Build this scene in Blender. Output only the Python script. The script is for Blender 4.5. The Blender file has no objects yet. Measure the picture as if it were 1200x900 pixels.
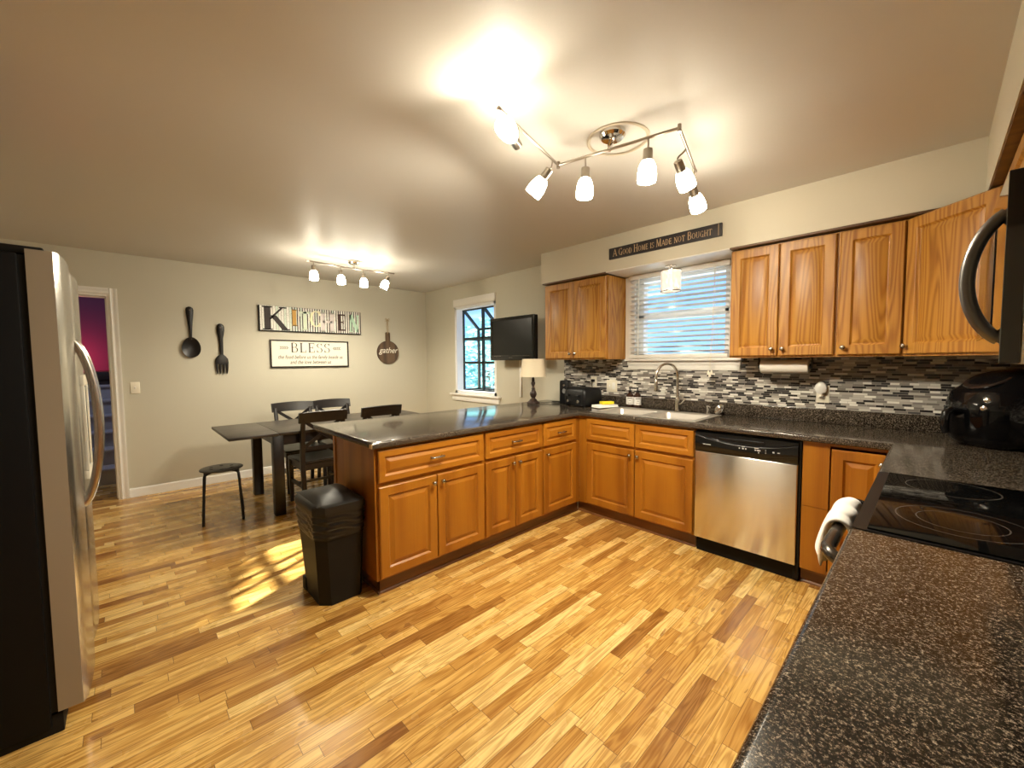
import bpy, bmesh, math, random
from mathutils import Vector, Matrix
random.seed(7)
SC = bpy.context.scene
COL = SC.collection
PI = math.pi

# ------------------------------------------------------------------ camera
_r = Vector((0.69214, 0.72172, -0.00788)); _u = Vector((-0.03481, 0.04429, 0.99841)); _f = Vector((-0.72092, 0.69077, -0.05577))
cd = bpy.data.cameras.new('camera'); cam = bpy.data.objects.new('camera', cd); COL.objects.link(cam)
M = Matrix.Identity(4)
for i in range(3):
    M[i][0] = _r[i]; M[i][1] = _u[i]; M[i][2] = -_f[i]
M.translation = Vector((2.1728, -3.5183, 1.3595))
cam.matrix_world = M
cd.sensor_fit = 'HORIZONTAL'; cd.sensor_width = 36; cd.lens = 474.7 / 1200 * 36; cd.clip_start = 0.02
SC.camera = cam

# ------------------------------------------------------------------ exposure, sky, sun
vs = SC.view_settings
vs.view_transform = 'Standard'; vs.look = 'None'; vs.gamma = 1.0; vs.use_curve_mapping = False
vs.exposure = 0.12
SC.cycles.max_bounces = 10; SC.cycles.diffuse_bounces = 5; SC.cycles.glossy_bounces = 5
SC.cycles.transparent_max_bounces = 16
SC.cycles.sample_clamp_indirect = 6.0
SC.cycles.caustics_reflective = False; SC.cycles.caustics_refractive = False
HEAD_W = 52.0          # watts of each spotlight bulb
HEAD_E = 40.0         # glow of the frosted cups
WARM = (1.0, 0.90, 0.71)

W = bpy.data.worlds.new('sky'); SC.world = W; W.use_nodes = True
nt = W.node_tree; nt.nodes.clear()
o = nt.nodes.new('ShaderNodeOutputWorld'); bg = nt.nodes.new('ShaderNodeBackground')
tc = nt.nodes.new('ShaderNodeTexCoord'); sx = nt.nodes.new('ShaderNodeSeparateXYZ'); rp = nt.nodes.new('ShaderNodeValToRGB')
nt.links.new(tc.outputs['Generated'], sx.inputs[0]); nt.links.new(sx.outputs['Z'], rp.inputs[0])
rp.color_ramp.elements[0].position = 0.0; rp.color_ramp.elements[0].color = (0.32, 0.54, 0.88, 1)
rp.color_ramp.elements[1].position = 0.6; rp.color_ramp.elements[1].color = (0.16, 0.38, 0.85, 1)
nt.links.new(rp.outputs[0], bg.inputs['Color']); bg.inputs['Strength'].default_value = 1.7
nt.links.new(bg.outputs[0], o.inputs['Surface'])

sd = bpy.data.lights.new('sun', 'SUN'); sd.energy = 34; sd.angle = 0.009; sd.color = (1.0, 0.93, 0.82)
sun = bpy.data.objects.new('sun', sd); COL.objects.link(sun); sun.location = (-5, 8, 6)
sun.rotation_euler = Vector((0.41 * 0.906, -0.91 * 0.906, -0.423)).to_track_quat('-Z', 'Y').to_euler()

# ------------------------------------------------------------------ helpers: scene
def link(o):
    COL.objects.link(o); return o
def thing(name, label, cat, loc=(0, 0, 0), rotz=0, group=None, kind=None):
    o = link(bpy.data.objects.new(name, None)); o.location = loc; o.rotation_euler = (0, 0, rotz)
    o.empty_display_size = 0.05
    o['label'] = label; o['category'] = cat
    if group: o['group'] = group
    if kind: o['kind'] = kind
    return o
def tag(o, label, cat, group=None, kind=None):
    o['label'] = label; o['category'] = cat
    if group: o['group'] = group
    if kind: o['kind'] = kind
    return o
def obj(name, bm, mats, parent=None, angle=35, label=None, loc=None):
    me = bpy.data.meshes.new(name)
    bmesh.ops.recalc_face_normals(bm, faces=bm.faces)
    bm.to_mesh(me); bm.free()
    for p in me.polygons: p.use_smooth = True
    me.set_sharp_from_angle(angle=math.radians(angle))
    if not isinstance(mats, (list, tuple)): mats = [mats]
    for m in mats: me.materials.append(m)
    o = link(bpy.data.objects.new(name, me))
    if parent: o.parent = parent
    if loc: o.location = loc
    if label: o['label'] = label
    return o
def struct(name, bm, mats, parent=None, angle=35):
    o = obj(name, bm, mats, parent, angle)
    if not parent: o['kind'] = 'structure'
    return o
def copy_tree(o, parent=None):
    c = o.copy(); COL.objects.link(c); c.parent = parent
    for ch in list(o.children): copy_tree(ch, c)
    return c

# ------------------------------------------------------------------ helpers: shapes
def B(): return bmesh.new()
def _setmi(faces, mi):
    if mi:
        for f in faces: f.material_index = mi
def box(bm, x0, y0, z0, x1, y1, z1, bev=0, seg=2, mi=0):
    n0 = len(bm.faces)
    r = bmesh.ops.create_cube(bm, size=1)
    vs_ = r['verts']
    bmesh.ops.scale(bm, verts=vs_, vec=(abs(x1 - x0), abs(y1 - y0), abs(z1 - z0)))
    bmesh.ops.translate(bm, verts=vs_, vec=((x0 + x1) / 2, (y0 + y1) / 2, (z0 + z1) / 2))
    if bev:
        es = list({e for v in vs_ for e in v.link_edges})
        bmesh.ops.bevel(bm, geom=es, offset=bev, segments=seg, affect='EDGES', profile=0.5, clamp_overlap=True)
    if mi:
        bm.faces.ensure_lookup_table()
        for f in bm.faces[n0:]: f.material_index = mi
    return bm
def loft(bm, loops, closed=True, cap0=True, cap1=True, mi=0):
    L = [[bm.verts.new(p) for p in lp] for lp in loops]
    n = len(L[0]); fs = []
    for a, b in zip(L, L[1:]):
        for i in range(n if closed else n - 1):
            j = (i + 1) % n
            try: fs.append(bm.faces.new((a[i], a[j], b[j], b[i])))
            except ValueError: pass
    if cap0: fs.append(bm.faces.new(list(reversed(L[0]))))
    if cap1: fs.append(bm.faces.new(L[-1]))
    _setmi(fs, mi)
    return bm
def frame_of(d):
    d = Vector(d).normalized()
    a = Vector((0, 0, 1)) if abs(d.z) < 0.95 else Vector((1, 0, 0))
    s = d.cross(a).normalized(); t = s.cross(d).normalized()
    return d, s, t
def lathe(bm, prof, c=(0, 0, 0), axis=(0, 0, 1), n=24, mi=0, cap0=True, cap1=True):
    d, s, t = frame_of(axis); c = Vector(c)
    loops = []
    for r, h in prof:
        r = max(r, 1e-4)
        loops.append([c + d * h + (s * math.cos(2 * PI * i / n) + t * math.sin(2 * PI * i / n)) * r for i in range(n)])
    return loft(bm, loops, True, cap0, cap1, mi)
def cyl(bm, p0, p1, r0, r1=None, n=16, mi=0):
    p0 = Vector(p0); p1 = Vector(p1)
    return lathe(bm, [(r0, 0), (r1 if r1 is not None else r0, (p1 - p0).length)], p0, p1 - p0, n, mi)
def tube(bm, pts, r, n=10, mi=0, rf=None, flat=1.0):
    pts = [Vector(p) for p in pts]
    loops = []; prev = None
    for i, p in enumerate(pts):
        d = (pts[min(i + 1, len(pts) - 1)] - pts[max(i - 1, 0)]).normalized()
        if prev is None: d, s, t = frame_of(d)
        else:
            s = (prev - d * prev.dot(d)).normalized(); t = s.cross(d).normalized()
        prev = s
        rr = rf(i / (len(pts) - 1)) if rf else r
        loops.append([p + (s * math.cos(2 * PI * k / n) * rr * flat + t * math.sin(2 * PI * k / n) * rr) for k in range(n)])
    return loft(bm, loops, True, True, True, mi)
def bez(p0, p1, p2, p3, n=12):
    p0, p1, p2, p3 = map(Vector, (p0, p1, p2, p3)); out = []
    for i in range(n + 1):
        t = i / n; a = 1 - t
        out.append(p0 * a ** 3 + p1 * 3 * a * a * t + p2 * 3 * a * t * t + p3 * t ** 3)
    return out
def prism(bm, poly, f, h0, h1, mi=0):
    """poly of (u,v); f(u,v,h) -> point"""
    return loft(bm, [[f(u, v, h0) for u, v in poly], [f(u, v, h1) for u, v in poly]], True, True, True, mi)
def rrect(x0, y0, x1, y1, r, n=5):
    pts = []
    for cx, cy, a in ((x1 - r, y0 + r, -90), (x1 - r, y1 - r, 0), (x0 + r, y1 - r, 90), (x0 + r, y0 + r, 180)):
        for i in range(n + 1):
            t = math.radians(a + 90 * i / n)
            pts.append((cx + r * math.cos(t), cy + r * math.sin(t)))
    return pts
def slab(bm, xs, ys, inside, z0, z1, mi=0):
    """flat slab made of the grid cells where inside(cx,cy); one connected surface"""
    V = {}
    def v(i, j, k):
        if (i, j, k) not in V: V[(i, j, k)] = bm.verts.new((xs[i], ys[j], (z0, z1)[k]))
        return V[(i, j, k)]
    nx, ny = len(xs) - 1, len(ys) - 1
    I = [[inside((xs[i] + xs[i + 1]) / 2, (ys[j] + ys[j + 1]) / 2) for j in range(ny)] for i in range(nx)]
    g = lambda i, j: 0 <= i < nx and 0 <= j < ny and I[i][j]
    fs = []
    for i in range(nx):
        for j in range(ny):
            if not I[i][j]: continue
            fs.append(bm.faces.new((v(i, j, 1), v(i + 1, j, 1), v(i + 1, j + 1, 1), v(i, j + 1, 1))))
            fs.append(bm.faces.new((v(i, j, 0), v(i, j + 1, 0), v(i + 1, j + 1, 0), v(i + 1, j, 0))))
            if not g(i, j - 1): fs.append(bm.faces.new((v(i, j, 0), v(i + 1, j, 0), v(i + 1, j, 1), v(i, j, 1))))
            if not g(i + 1, j): fs.append(bm.faces.new((v(i + 1, j, 0), v(i + 1, j + 1, 0), v(i + 1, j + 1, 1), v(i + 1, j, 1))))
            if not g(i, j + 1): fs.append(bm.faces.new((v(i + 1, j + 1, 0), v(i, j + 1, 0), v(i, j + 1, 1), v(i + 1, j + 1, 1))))
            if not g(i - 1, j): fs.append(bm.faces.new((v(i, j + 1, 0), v(i, j, 0), v(i, j, 1), v(i, j + 1, 1))))
    _setmi(fs, mi)
    return bm
def xform(bm, m, verts=None):
    bmesh.ops.transform(bm, matrix=m, verts=verts or bm.verts)
    return bm
def merge(dst, src):
    me = bpy.data.meshes.new('tmp'); src.to_mesh(me); src.free(); dst.from_mesh(me); bpy.data.meshes.remove(me); return dst
def wall_cells(bm, axis, at, thick, us, zs, hole):
    """wall of boxes: axis 'x' wall lies in plane x=at.., cells where not hole"""
    us = sorted(us); zs = sorted(zs)
    f = (lambda u, v, h: (at + h, u, v)) if axis == 'x' else (lambda u, v, h: (u, at + h, v))
    tmp = B(); slab(tmp, us, zs, lambda u, z: not hole(u, z), 0, thick)
    for v in tmp.verts: v.co = Vector(f(v.co.x, v.co.y, v.co.z))
    return merge(bm, tmp)

# ------------------------------------------------------------------ helpers: materials
def mat(name, col=(.8, .8, .8), rough=.5, metal=0, spec=.5, emit=None, es=0, coat=0, trans=0, sheen=0):
    m = bpy.data.materials.new(name); m.use_nodes = True
    p = m.node_tree.nodes['Principled BSDF']
    p.inputs['Base Color'].default_value = (*col, 1); p.inputs['Roughness'].default_value = rough
    p.inputs['Metallic'].default_value = metal; p.inputs['Specular IOR Level'].default_value = spec
    if coat: p.inputs['Coat Weight'].default_value = coat; p.inputs['Coat Roughness'].default_value = 0.08
    if emit: p.inputs['Emission Color'].default_value = (*emit, 1); p.inputs['Emission Strength'].default_value = es
    if trans: p.inputs['Transmission Weight'].default_value = trans
    if sheen: p.inputs['Sheen Weight'].default_value = sheen
    return m
class X:
    """tiny expression builder over math nodes"""
    def __init__(s, nt, sock): s.nt = nt; s.s = sock
    def _op(s, op, *a):
        n = s.nt.nodes.new('ShaderNodeMath'); n.operation = op
        for i, q in enumerate((s,) + a):
            if isinstance(q, X): s.nt.links.new(q.s, n.inputs[i])
            else: n.inputs[i].default_value = q
        return X(s.nt, n.outputs[0])
    def __add__(s, o): return s._op('ADD', o)
    def __sub__(s, o): return s._op('SUBTRACT', o)
    def __mul__(s, o): return s._op('MULTIPLY', o)
    def __truediv__(s, o): return s._op('DIVIDE', o)
    def floor(s): return s._op('FLOOR')
    def fract(s): return s._op('FRACT')
    def sin(s): return s._op('SINE')
    def abs(s): return s._op('ABSOLUTE')
    def lt(s, o): return s._op('LESS_THAN', o)
    def gt(s, o): return s._op('GREATER_THAN', o)
    def mx(s, o): return s._op('MAXIMUM', o)
    def mn(s, o): return s._op('MINIMUM', o)
    def pw(s, o): return s._op('POWER', o)
def comb(nt, x, y, z):
    n = nt.nodes.new('ShaderNodeCombineXYZ')
    for i, q in enumerate((x, y, z)):
        if isinstance(q, X): nt.links.new(q.s, n.inputs[i])
        else: n.inputs[i].default_value = q
    return n.outputs[0]
def wnoise(nt, vec):
    n = nt.nodes.new('ShaderNodeTexWhiteNoise'); n.noise_dimensions = '3D'; nt.links.new(vec, n.inputs['Vector'])
    return X(nt, n.outputs['Value'])
def noise(nt, vec, scale=1, detail=3, rough=.5, dist=0):
    n = nt.nodes.new('ShaderNodeTexNoise'); n.noise_dimensions = '3D'
    n.inputs['Scale'].default_value = scale; n.inputs['Detail'].default_value = detail
    n.inputs['Roughness'].default_value = rough; n.inputs['Distortion'].default_value = dist
    nt.links.new(vec, n.inputs['Vector']); return X(nt, n.outputs['Fac'])
def ramp(nt, fac, stops, interp='LINEAR'):
    n = nt.nodes.new('ShaderNodeValToRGB'); cr = n.color_ramp; cr.interpolation = interp
    while len(cr.elements) < len(stops): cr.elements.new(0.5)
    for e, (p, c) in zip(cr.elements, stops): e.position = p; e.color = (*c, 1)
    nt.links.new(fac.s if isinstance(fac, X) else fac, n.inputs[0]); return n.outputs[0]
def mixc(nt, fac, a, b, mode='MIX'):
    n = nt.nodes.new('ShaderNodeMix'); n.data_type = 'RGBA'; n.blend_type = mode
    for sock, q in ((n.inputs[0], fac), (n.inputs[6], a), (n.inputs[7], b)):
        if isinstance(q, X): nt.links.new(q.s, sock)
        elif isinstance(q, (int, float)): sock.default_value = q
        elif isinstance(q, tuple): sock.default_value = (*q, 1)
        else: nt.links.new(q, sock)
    return n.outputs[2]
def ocoord(nt):
    t = nt.nodes.new('ShaderNodeTexCoord'); s = nt.nodes.new('ShaderNodeSeparateXYZ'); nt.links.new(t.outputs['Object'], s.inputs[0])
    oi = nt.nodes.new('ShaderNodeObjectInfo')
    return X(nt, s.outputs[0]), X(nt, s.outputs[1]), X(nt, s.outputs[2]), X(nt, oi.outputs['Random']), t.outputs['Object']
def bump(nt, p, h, strength=.3, dist=.002):
    n = nt.nodes.new('ShaderNodeBump'); n.inputs['Strength'].default_value = strength; n.inputs['Distance'].default_value = dist
    nt.links.new(h.s, n.inputs['Height']); nt.links.new(n.outputs[0], p.inputs['Normal'])
def P(m): return m.node_tree, m.node_tree.nodes['Principled BSDF']

def wood(name, light, mid, dark, axis='z', rough=.3, freq=9.0, coat=.25):
    m = mat(name, mid, rough, coat=coat); nt, p = P(m)
    x, y, z, rnd, _ = ocoord(nt)
    a = {'x': (.55, 7, 7), 'y': (7, .55, 7), 'z': (7, 7, .55)}[axis]
    big = noise(nt, comb(nt, x * a[0] + rnd * 37.0, y * a[1], z * a[2] + rnd * 11.0), 1, 1.5, .45, .25)
    rings = (big * (freq * 6.28)).sin() * .5 + .5
    b = {'x': (3, 160, 160), 'y': (160, 3, 160), 'z': (160, 160, 3)}[axis]
    pore = noise(nt, comb(nt, x * b[0], y * b[1] + rnd * 9.0, z * b[2]), 1, 2, .6)
    c = ramp(nt, rings * .55 + pore * .5, [(.18, dark), (.5, mid), (.85, light)])
    nt.links.new(c, p.inputs['Base Color'])
    bump(nt, p, pore, .08, .001)
    return m
def lin(r, g, b):
    return tuple((v / 255 / 12.92 if v / 255 <= .04045 else ((v / 255 + .055) / 1.055) ** 2.4) for v in (r, g, b))

# paint and plaster
def paint(name, col, rough=.7, spec=.3):
    m = mat(name, col, rough, spec=spec); nt, p = P(m); _, _, _, _, oc = ocoord(nt)
    n = noise(nt, oc, 90, 3); n2 = noise(nt, oc, 1.3, 2)
    nt.links.new(mixc(nt, n2 * .12, col, tuple(c * .8 for c in col)), p.inputs['Base Color'])
    bump(nt, p, n, .12, .002); return m
M_WALL = paint('greige_wall_paint', (.54, .51, .41), .62, .35)
M_SOFFIT = paint('cream_soffit_paint', (.60, .555, .44), .6)
M_CEIL = paint('ceiling_paint', (.62, .595, .55), .5, .3)
M_WHITE = mat('white_trim_paint', (.80, .78, .73), .35)
M_VINYL = mat('white_vinyl', (.82, .83, .84), .35)
M_BLACK = mat('black_plastic', (.007, .007, .0075), .4, spec=.3)
M_BLACKG = mat('gloss_black_plastic', (.004, .004, .0045), .08, spec=.45)
M_RUBBER = mat('matte_black', (.006, .006, .006), .6, spec=.2)
M_CHROME = mat('brushed_nickel', (.66, .62, .56), .22, 1)
M_NICKEL = mat('track_nickel', (.36, .32, .27), .28, 1)
M_CHROMEB = mat('polished_chrome', (.75, .73, .70), .08, 1)
M_PEWTER = mat('pewter', (.42, .40, .37), .25, 1)
M_IVORY = mat('ivory_plastic', (.78, .73, .60), .4)
M_DKFRAME = mat('dark_window_frame', (.012, .02, .018), .5)
M_CREAM = mat('cream_paint', (.80, .75, .62), .55)

OAK_L, OAK_M, OAK_D = (.46, .22, .034), (.39, .172, .022), (.27, .10, .010)
M_OAKV = wood('honey_oak_vertical', OAK_L, OAK_M, OAK_D, 'z', .42, 16, 0)
M_OAKH = wood('honey_oak_horizontal', OAK_L, OAK_M, OAK_D, 'x', .42, 16, 0)
MAP_L, MAP_M, MAP_D = (.37, .142, .011), (.315, .112, .008), (.245, .080, .005)
M_MAPV = wood('amber_wood_vertical', MAP_L, MAP_M, MAP_D, 'z', .36, 2.2, .12)
M_MAPH = wood('amber_wood_horizontal', MAP_L, MAP_M, MAP_D, 'x', .36, 2.2, .12)
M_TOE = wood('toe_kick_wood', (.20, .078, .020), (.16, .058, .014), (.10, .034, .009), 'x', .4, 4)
M_UNDER = wood('soffit_underside_reflection', (.13, .06, .018), (.10, .042, .012), (.06, .024, .007), 'x', .5, 4)  # brown of the oak reflected in the soffit underside, put into colour
M_BLKWOOD = wood('black_brown_wood', (.012, .009, .008), (.008, .006, .0055), (.005, .004, .004), 'x', .36, 5, 0)
M_GREYWOOD = wood('dark_grey_table_top', (.065, .052, .040), (.042, .033, .026), (.022, .017, .014), 'y', .36, 5, 0)
M_CARVED = mat('carved_black_wood', (.008, .006, .005), .35, spec=.35)
M_BROWNB = wood('walnut_board', (.13, .08, .04), (.09, .052, .026), (.05, .028, .014), 'z', .5, 4, 0)

# oak strip floor: strips along Y
def floor_mat():
    m = mat('oak_strip_floor', (.6, .35, .13), .24, spec=.5, coat=.2); nt, p = P(m)
    x, y, z, rnd, oc = ocoord(nt)
    w = .0585
    row = (x / w).floor(); fx = (x / w).fract()
    r1 = wnoise(nt, comb(nt, row, 3.3, 1.1)); r2 = wnoise(nt, comb(nt, row, 8.1, 5.7))
    L = r2 * .40 + .24
    t = (y + r1 * 7.0 + 20.0) / L
    k = t.floor(); ft = t.fract()
    idn = wnoise(nt, comb(nt, row, k, .5)); id2 = wnoise(nt, comb(nt, row, k, 4.5))
    tone = ramp(nt, idn, [(0, (.33, .15, .032)), (.18, (.54, .285, .068)), (.45, (.70, .42, .112)), (.8, (.82, .53, .165)), (1, (.93, .68, .27))])
    g = noise(nt, comb(nt, x * 26.0 + idn * 60.0, y * 1.6 + id2 * 30.0, idn * 20.0), 1, 2, .5, .6)
    rings = (g * 42.0).sin() * .5 + .5
    fine = noise(nt, comb(nt, x * 260.0, y * 7.0, id2 * 9.0), 1, 2, .6)
    gr = rings * .5 + fine * .6
    c = mixc(nt, ramp(nt, gr, [(.2, (1, 1, 1)), (.85, (0, 0, 0))]), tone, mixc(nt, 1.0, tone, (.56, .44, .31), 'MULTIPLY'))
    knot = noise(nt, comb(nt, x * 20.0, y * 7.0, idn * 3.0), 1, 1)
    c = mixc(nt, knot.gt(.74) * .55, c, (.16, .06, .018))
    seam = ((fx.mn(fx * -1.0 + 1.0)) * w).lt(.0011).mx(((ft.mn(ft * -1.0 + 1.0)) * L).lt(.0012))
    c = mixc(nt, seam * .8, c, (.13, .055, .014))
    nt.links.new(c, p.inputs['Base Color'])
    rr = noise(nt, oc, 6, 3) * .16 + idn * .06 + .15
    nt.links.new(rr.s, p.inputs['Roughness'])
    bump(nt, p, seam * -1.0 + noise(nt, comb(nt, x * 8.0, y * 2.0, idn * 5.0), 1, 2) * .5, .18, .0015)
    return m
M_FLOOR = floor_mat()

def granite():
    m = mat('speckled_dark_laminate', (.04, .03, .025), .13, spec=.4); nt, p = P(m)
    x, y, z, rnd, oc = ocoord(nt)
    a = noise(nt, oc, 250, 3, .8); b = noise(nt, oc, 380, 1, .5); d = noise(nt, oc, 9, 2)
    c = ramp(nt, a, [(.40, (.005, .004, .003)), (.49, (.018, .013, .010)), (.55, (.075, .057, .042)), (.61, (.26, .21, .155)), (.70, (.52, .44, .34))])
    c = mixc(nt, b.gt(.60) * .5, c, (.012, .010, .009))
    nt.links.new(c, p.inputs['Base Color'])
    nt.links.new((d * .07 + .09).s, p.inputs['Roughness'])
    return m
M_GRAN = granite()

def mosaic():
    m = mat('mosaic_strip_tile', (.5, .5, .5), .15); nt, p = P(m)
    x, y, z, rnd, oc = ocoord(nt)
    h = .0147
    row = (z / h).floor(); fz = (z / h).fract()
    r1 = wnoise(nt, comb(nt, row, 2.3, 7.1)); r2 = wnoise(nt, comb(nt, row, 6.1, 1.7))
    L = (r2 * 3.0).floor() * .014 + .044
    t = (x + r1 * 3.0 + 10.0) / L; k = t.floor(); ft = t.fract()
    idn = wnoise(nt, comb(nt, row, k, .5))
    c = ramp(nt, idn, [(0, (.016, .014, .015)), (.24, (.035, .031, .033)), (.27, (.19, .17, .155)), (.45, (.27, .25, .225)), (.55, (.38, .35, .31)), (.66, (.50, .47, .42)), (.80, (.72, .70, .64)), (.9, (.78, .76, .70))], 'CONSTANT')
    seam = ((fz.mn(fz * -1.0 + 1.0)) * h).lt(.0009).mx(((ft.mn(ft * -1.0 + 1.0)) * L).lt(.0009))
    c = mixc(nt, seam, c, (.34, .31, .27))
    nt.links.new(c, p.inputs['Base Color'])
    nt.links.new((wnoise(nt, comb(nt, row, k, 9.0)) * .3 + .08 + seam * .4).s, p.inputs['Roughness'])
    bump(nt, p, seam * -1.0, .3, .002)
    return m
M_TILE = mosaic()

def steel(name, col, rough, axis, strength=.25, aniso=.0):
    m = mat(name, col, rough, 1); nt, p = P(m)
    x, y, z, rnd, oc = ocoord(nt)
    s = {'x': (4, 600, 600), 'z': (600, 600, 4), 'y': (600, 4, 600)}[axis]
    n = noise(nt, comb(nt, x * s[0], y * s[1], z * s[2]), 1, 2, .6)
    nt.links.new((n * .14 + rough - .07).s, p.inputs['Roughness'])
    n2 = noise(nt, oc, 3, 3)
    nt.links.new(mixc(nt, n2 * .3, col, tuple(c * .8 for c in col)), p.inputs['Base Color'])
    bump(nt, p, n, strength, .0004)
    if aniso:
        p.inputs['Anisotropic'].default_value = aniso; p.inputs['Anisotropic Rotation'].default_value = .25
        tn = nt.nodes.new('ShaderNodeTangent'); tn.direction_type = 'RADIAL'; tn.axis = 'Z'
        nt.links.new(tn.outputs[0], p.inputs['Tangent'])
    return m
M_STEEL = steel('brushed_stainless', (.80, .79, .76), .22, 'x', .0, .95)
M_STEELV = steel('fridge_stainless', (.55, .52, .47), .24, 'z', .1)
M_SINK = steel('sink_stainless', (.74, .70, .64), .38, 'x', .1); M_SINK.node_tree.nodes['Principled BSDF'].inputs['Metallic'].default_value = .75
M_MWSIDE = steel('microwave_grey_side', (.92, .88, .80), .45, 'y', .03); M_MWSIDE.node_tree.nodes['Principled BSDF'].inputs['Metallic'].default_value = .5
M_GLASSTOP = mat('black_ceramic_glass', (.003, .003, .003), .06, spec=.10)
M_RING = mat('burner_ring_print', (.075, .07, .065), .2)

def glass_pane(name, tint):
    m = bpy.data.materials.new(name); m.use_nodes = True; nt = m.node_tree; nt.nodes.clear()
    o = nt.nodes.new('ShaderNodeOutputMaterial'); mx = nt.nodes.new('ShaderNodeMixShader')
    tr = nt.nodes.new('ShaderNodeBsdfTransparent'); tr.inputs[0].default_value = (*tint, 1)
    gl = nt.nodes.new('ShaderNodeBsdfGlossy'); gl.inputs['Roughness'].default_value = .02
    fr = nt.nodes.new('ShaderNodeFresnel'); ge = nt.nodes.new('ShaderNodeNewGeometry'); ior = X(nt, ge.outputs['Backfacing']) * (1 / 1.45 - 1.45) + 1.45; nt.links.new(ior.s, fr.inputs[0])
    nt.links.new(fr.outputs[0], mx.inputs[0]); nt.links.new(tr.outputs[0], mx.inputs[1]); nt.links.new(gl.outputs[0], mx.inputs[2])
    nt.links.new(mx.outputs[0], o.inputs[0]); return m
M_GLASS = glass_pane('window_glass', (.86, .97, 1.0))
M_CUP = mat('frosted_cup_glass', (.9, .88, .8), .4, emit=(1.0, .90, .70), es=HEAD_E)
M_CUP.node_tree.nodes['Principled BSDF'].inputs['Transmission Weight'].default_value = 0.0
M_CUP_DINING = M_CUP.copy(); M_CUP_DINING.name = 'frosted_cup_glass_dining'; M_CUP_DINING.node_tree.nodes['Principled BSDF'].inputs['Emission Strength'].default_value = HEAD_E * 1.9
def crystal():
    m = mat('lit_crystal_shade', (.9, .88, .82), .3, emit=(1.0, .93, .82), es=1.15); nt, p = P(m)
    x, y, z, rnd, oc = ocoord(nt)
    v = nt.nodes.new('ShaderNodeTexVoronoi'); v.inputs['Scale'].default_value = 45; nt.links.new(oc, v.inputs['Vector'])
    d = X(nt, v.outputs['Distance'])
    nt.links.new(ramp(nt, d, [(.1, (1.0, .95, .86)), (.5, (.34, .29, .22))]), p.inputs['Emission Color']); return m
M_CRYST = crystal()

# ------------------------------------------------------------------ dimensions of the room
XL, XR, YB, YF, H = -3.47, 2.68, 0.0, -4.62, 2.46
SOF_Z, SOF_D = 2.155, .36
CT = .914

# ------------------------------------------------------------------ setting
bm = B(); box(bm, XL - .15, YF - .15, -.06, XR + .15, YB + .15, 0); struct('floor', bm, M_FLOOR)
bm = B(); box(bm, XL - .15, YF - .15, H, XR + .15, YB + .15, H + .08); struct('ceiling', bm, M_CEIL)
W1 = (-2.70, -1.79, .90, 2.15); W2 = (.20, 1.02, 1.37, 2.14)
bm = B()
wall_cells(bm, 'y', YB, .15, [XL - .15, W1[0], W1[1], W2[0], W2[1], XR + .15], [0, W1[2], W2[2], W2[3], W1[3], H],
           lambda u, z: (W1[0] < u < W1[1] and W1[2] < z < W1[3]) or (W2[0] < u < W2[1] and W2[2] < z < W2[3]))
struct('wall_back', bm, M_WALL)
DY0, DY1, DZ = -4.36, -3.592, 2.045
bm = B()
wall_cells(bm, 'x', XL, -.15, [YF - .15, DY0, DY1, YB], [0, DZ, H], lambda u, z: DY0 < u < DY1 and z < DZ)
struct('wall_left', bm, M_WALL)
bm = B(); box(bm, XR, YF, 0, XR + .15, YB, H); struct('wall_right', bm, M_WALL)
bm = B(); box(bm, XL, YF - .15, 0, XR, YF, H); struct('wall_front', bm, M_WALL)
# soffit over the wall cabinets (an L along the sink wall and the range wall)
bm = B()
slab(bm, [-.676, XR - SOF_D, XR], [YF, -SOF_D, 0], lambda x, y: y > -SOF_D or x > XR - SOF_D, SOF_Z, H)
struct('trim_1', bm, M_SOFFIT)
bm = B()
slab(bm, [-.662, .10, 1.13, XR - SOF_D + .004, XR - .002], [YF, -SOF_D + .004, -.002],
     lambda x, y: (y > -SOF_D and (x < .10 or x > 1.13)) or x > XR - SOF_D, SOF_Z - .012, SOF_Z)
struct('soffit_underside_tint', bm, M_UNDER)  # strip painting oak reflection and shade onto the soffit underside
# white board under the soffit above the window
bm = B(); box(bm, .10, -SOF_D + .004, SOF_Z - .008, 1.13, -.002, SOF_Z); struct('trim_3', bm, M_WHITE)

def baseboard(name, p0, p1, n):
    p0, p1, n = Vector(p0), Vector(p1), Vector(n)
    prof = [(0, 0), (.018, 0), (.018, .012), (.013, .02), (.013, .075), (.008, .088), (0, .092)]
    bm = B(); loft(bm, [[p + n * a + Vector((0, 0, b)) for a, b in prof] for p in (p0, p1)]); struct(name, bm, M_WHITE, angle=50)
baseboard('baseboard_left', (XL, -3.528, 0), (XL, 0, 0), (1, 0, 0))
baseboard('baseboard_back', (XL + .02, 0, 0), (-.72, 0, 0), (0, -1, 0))
baseboard('baseboard_front', (XL + .02, YF, 0), (XR - .66, YF, 0), (0, 1, 0))

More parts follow.
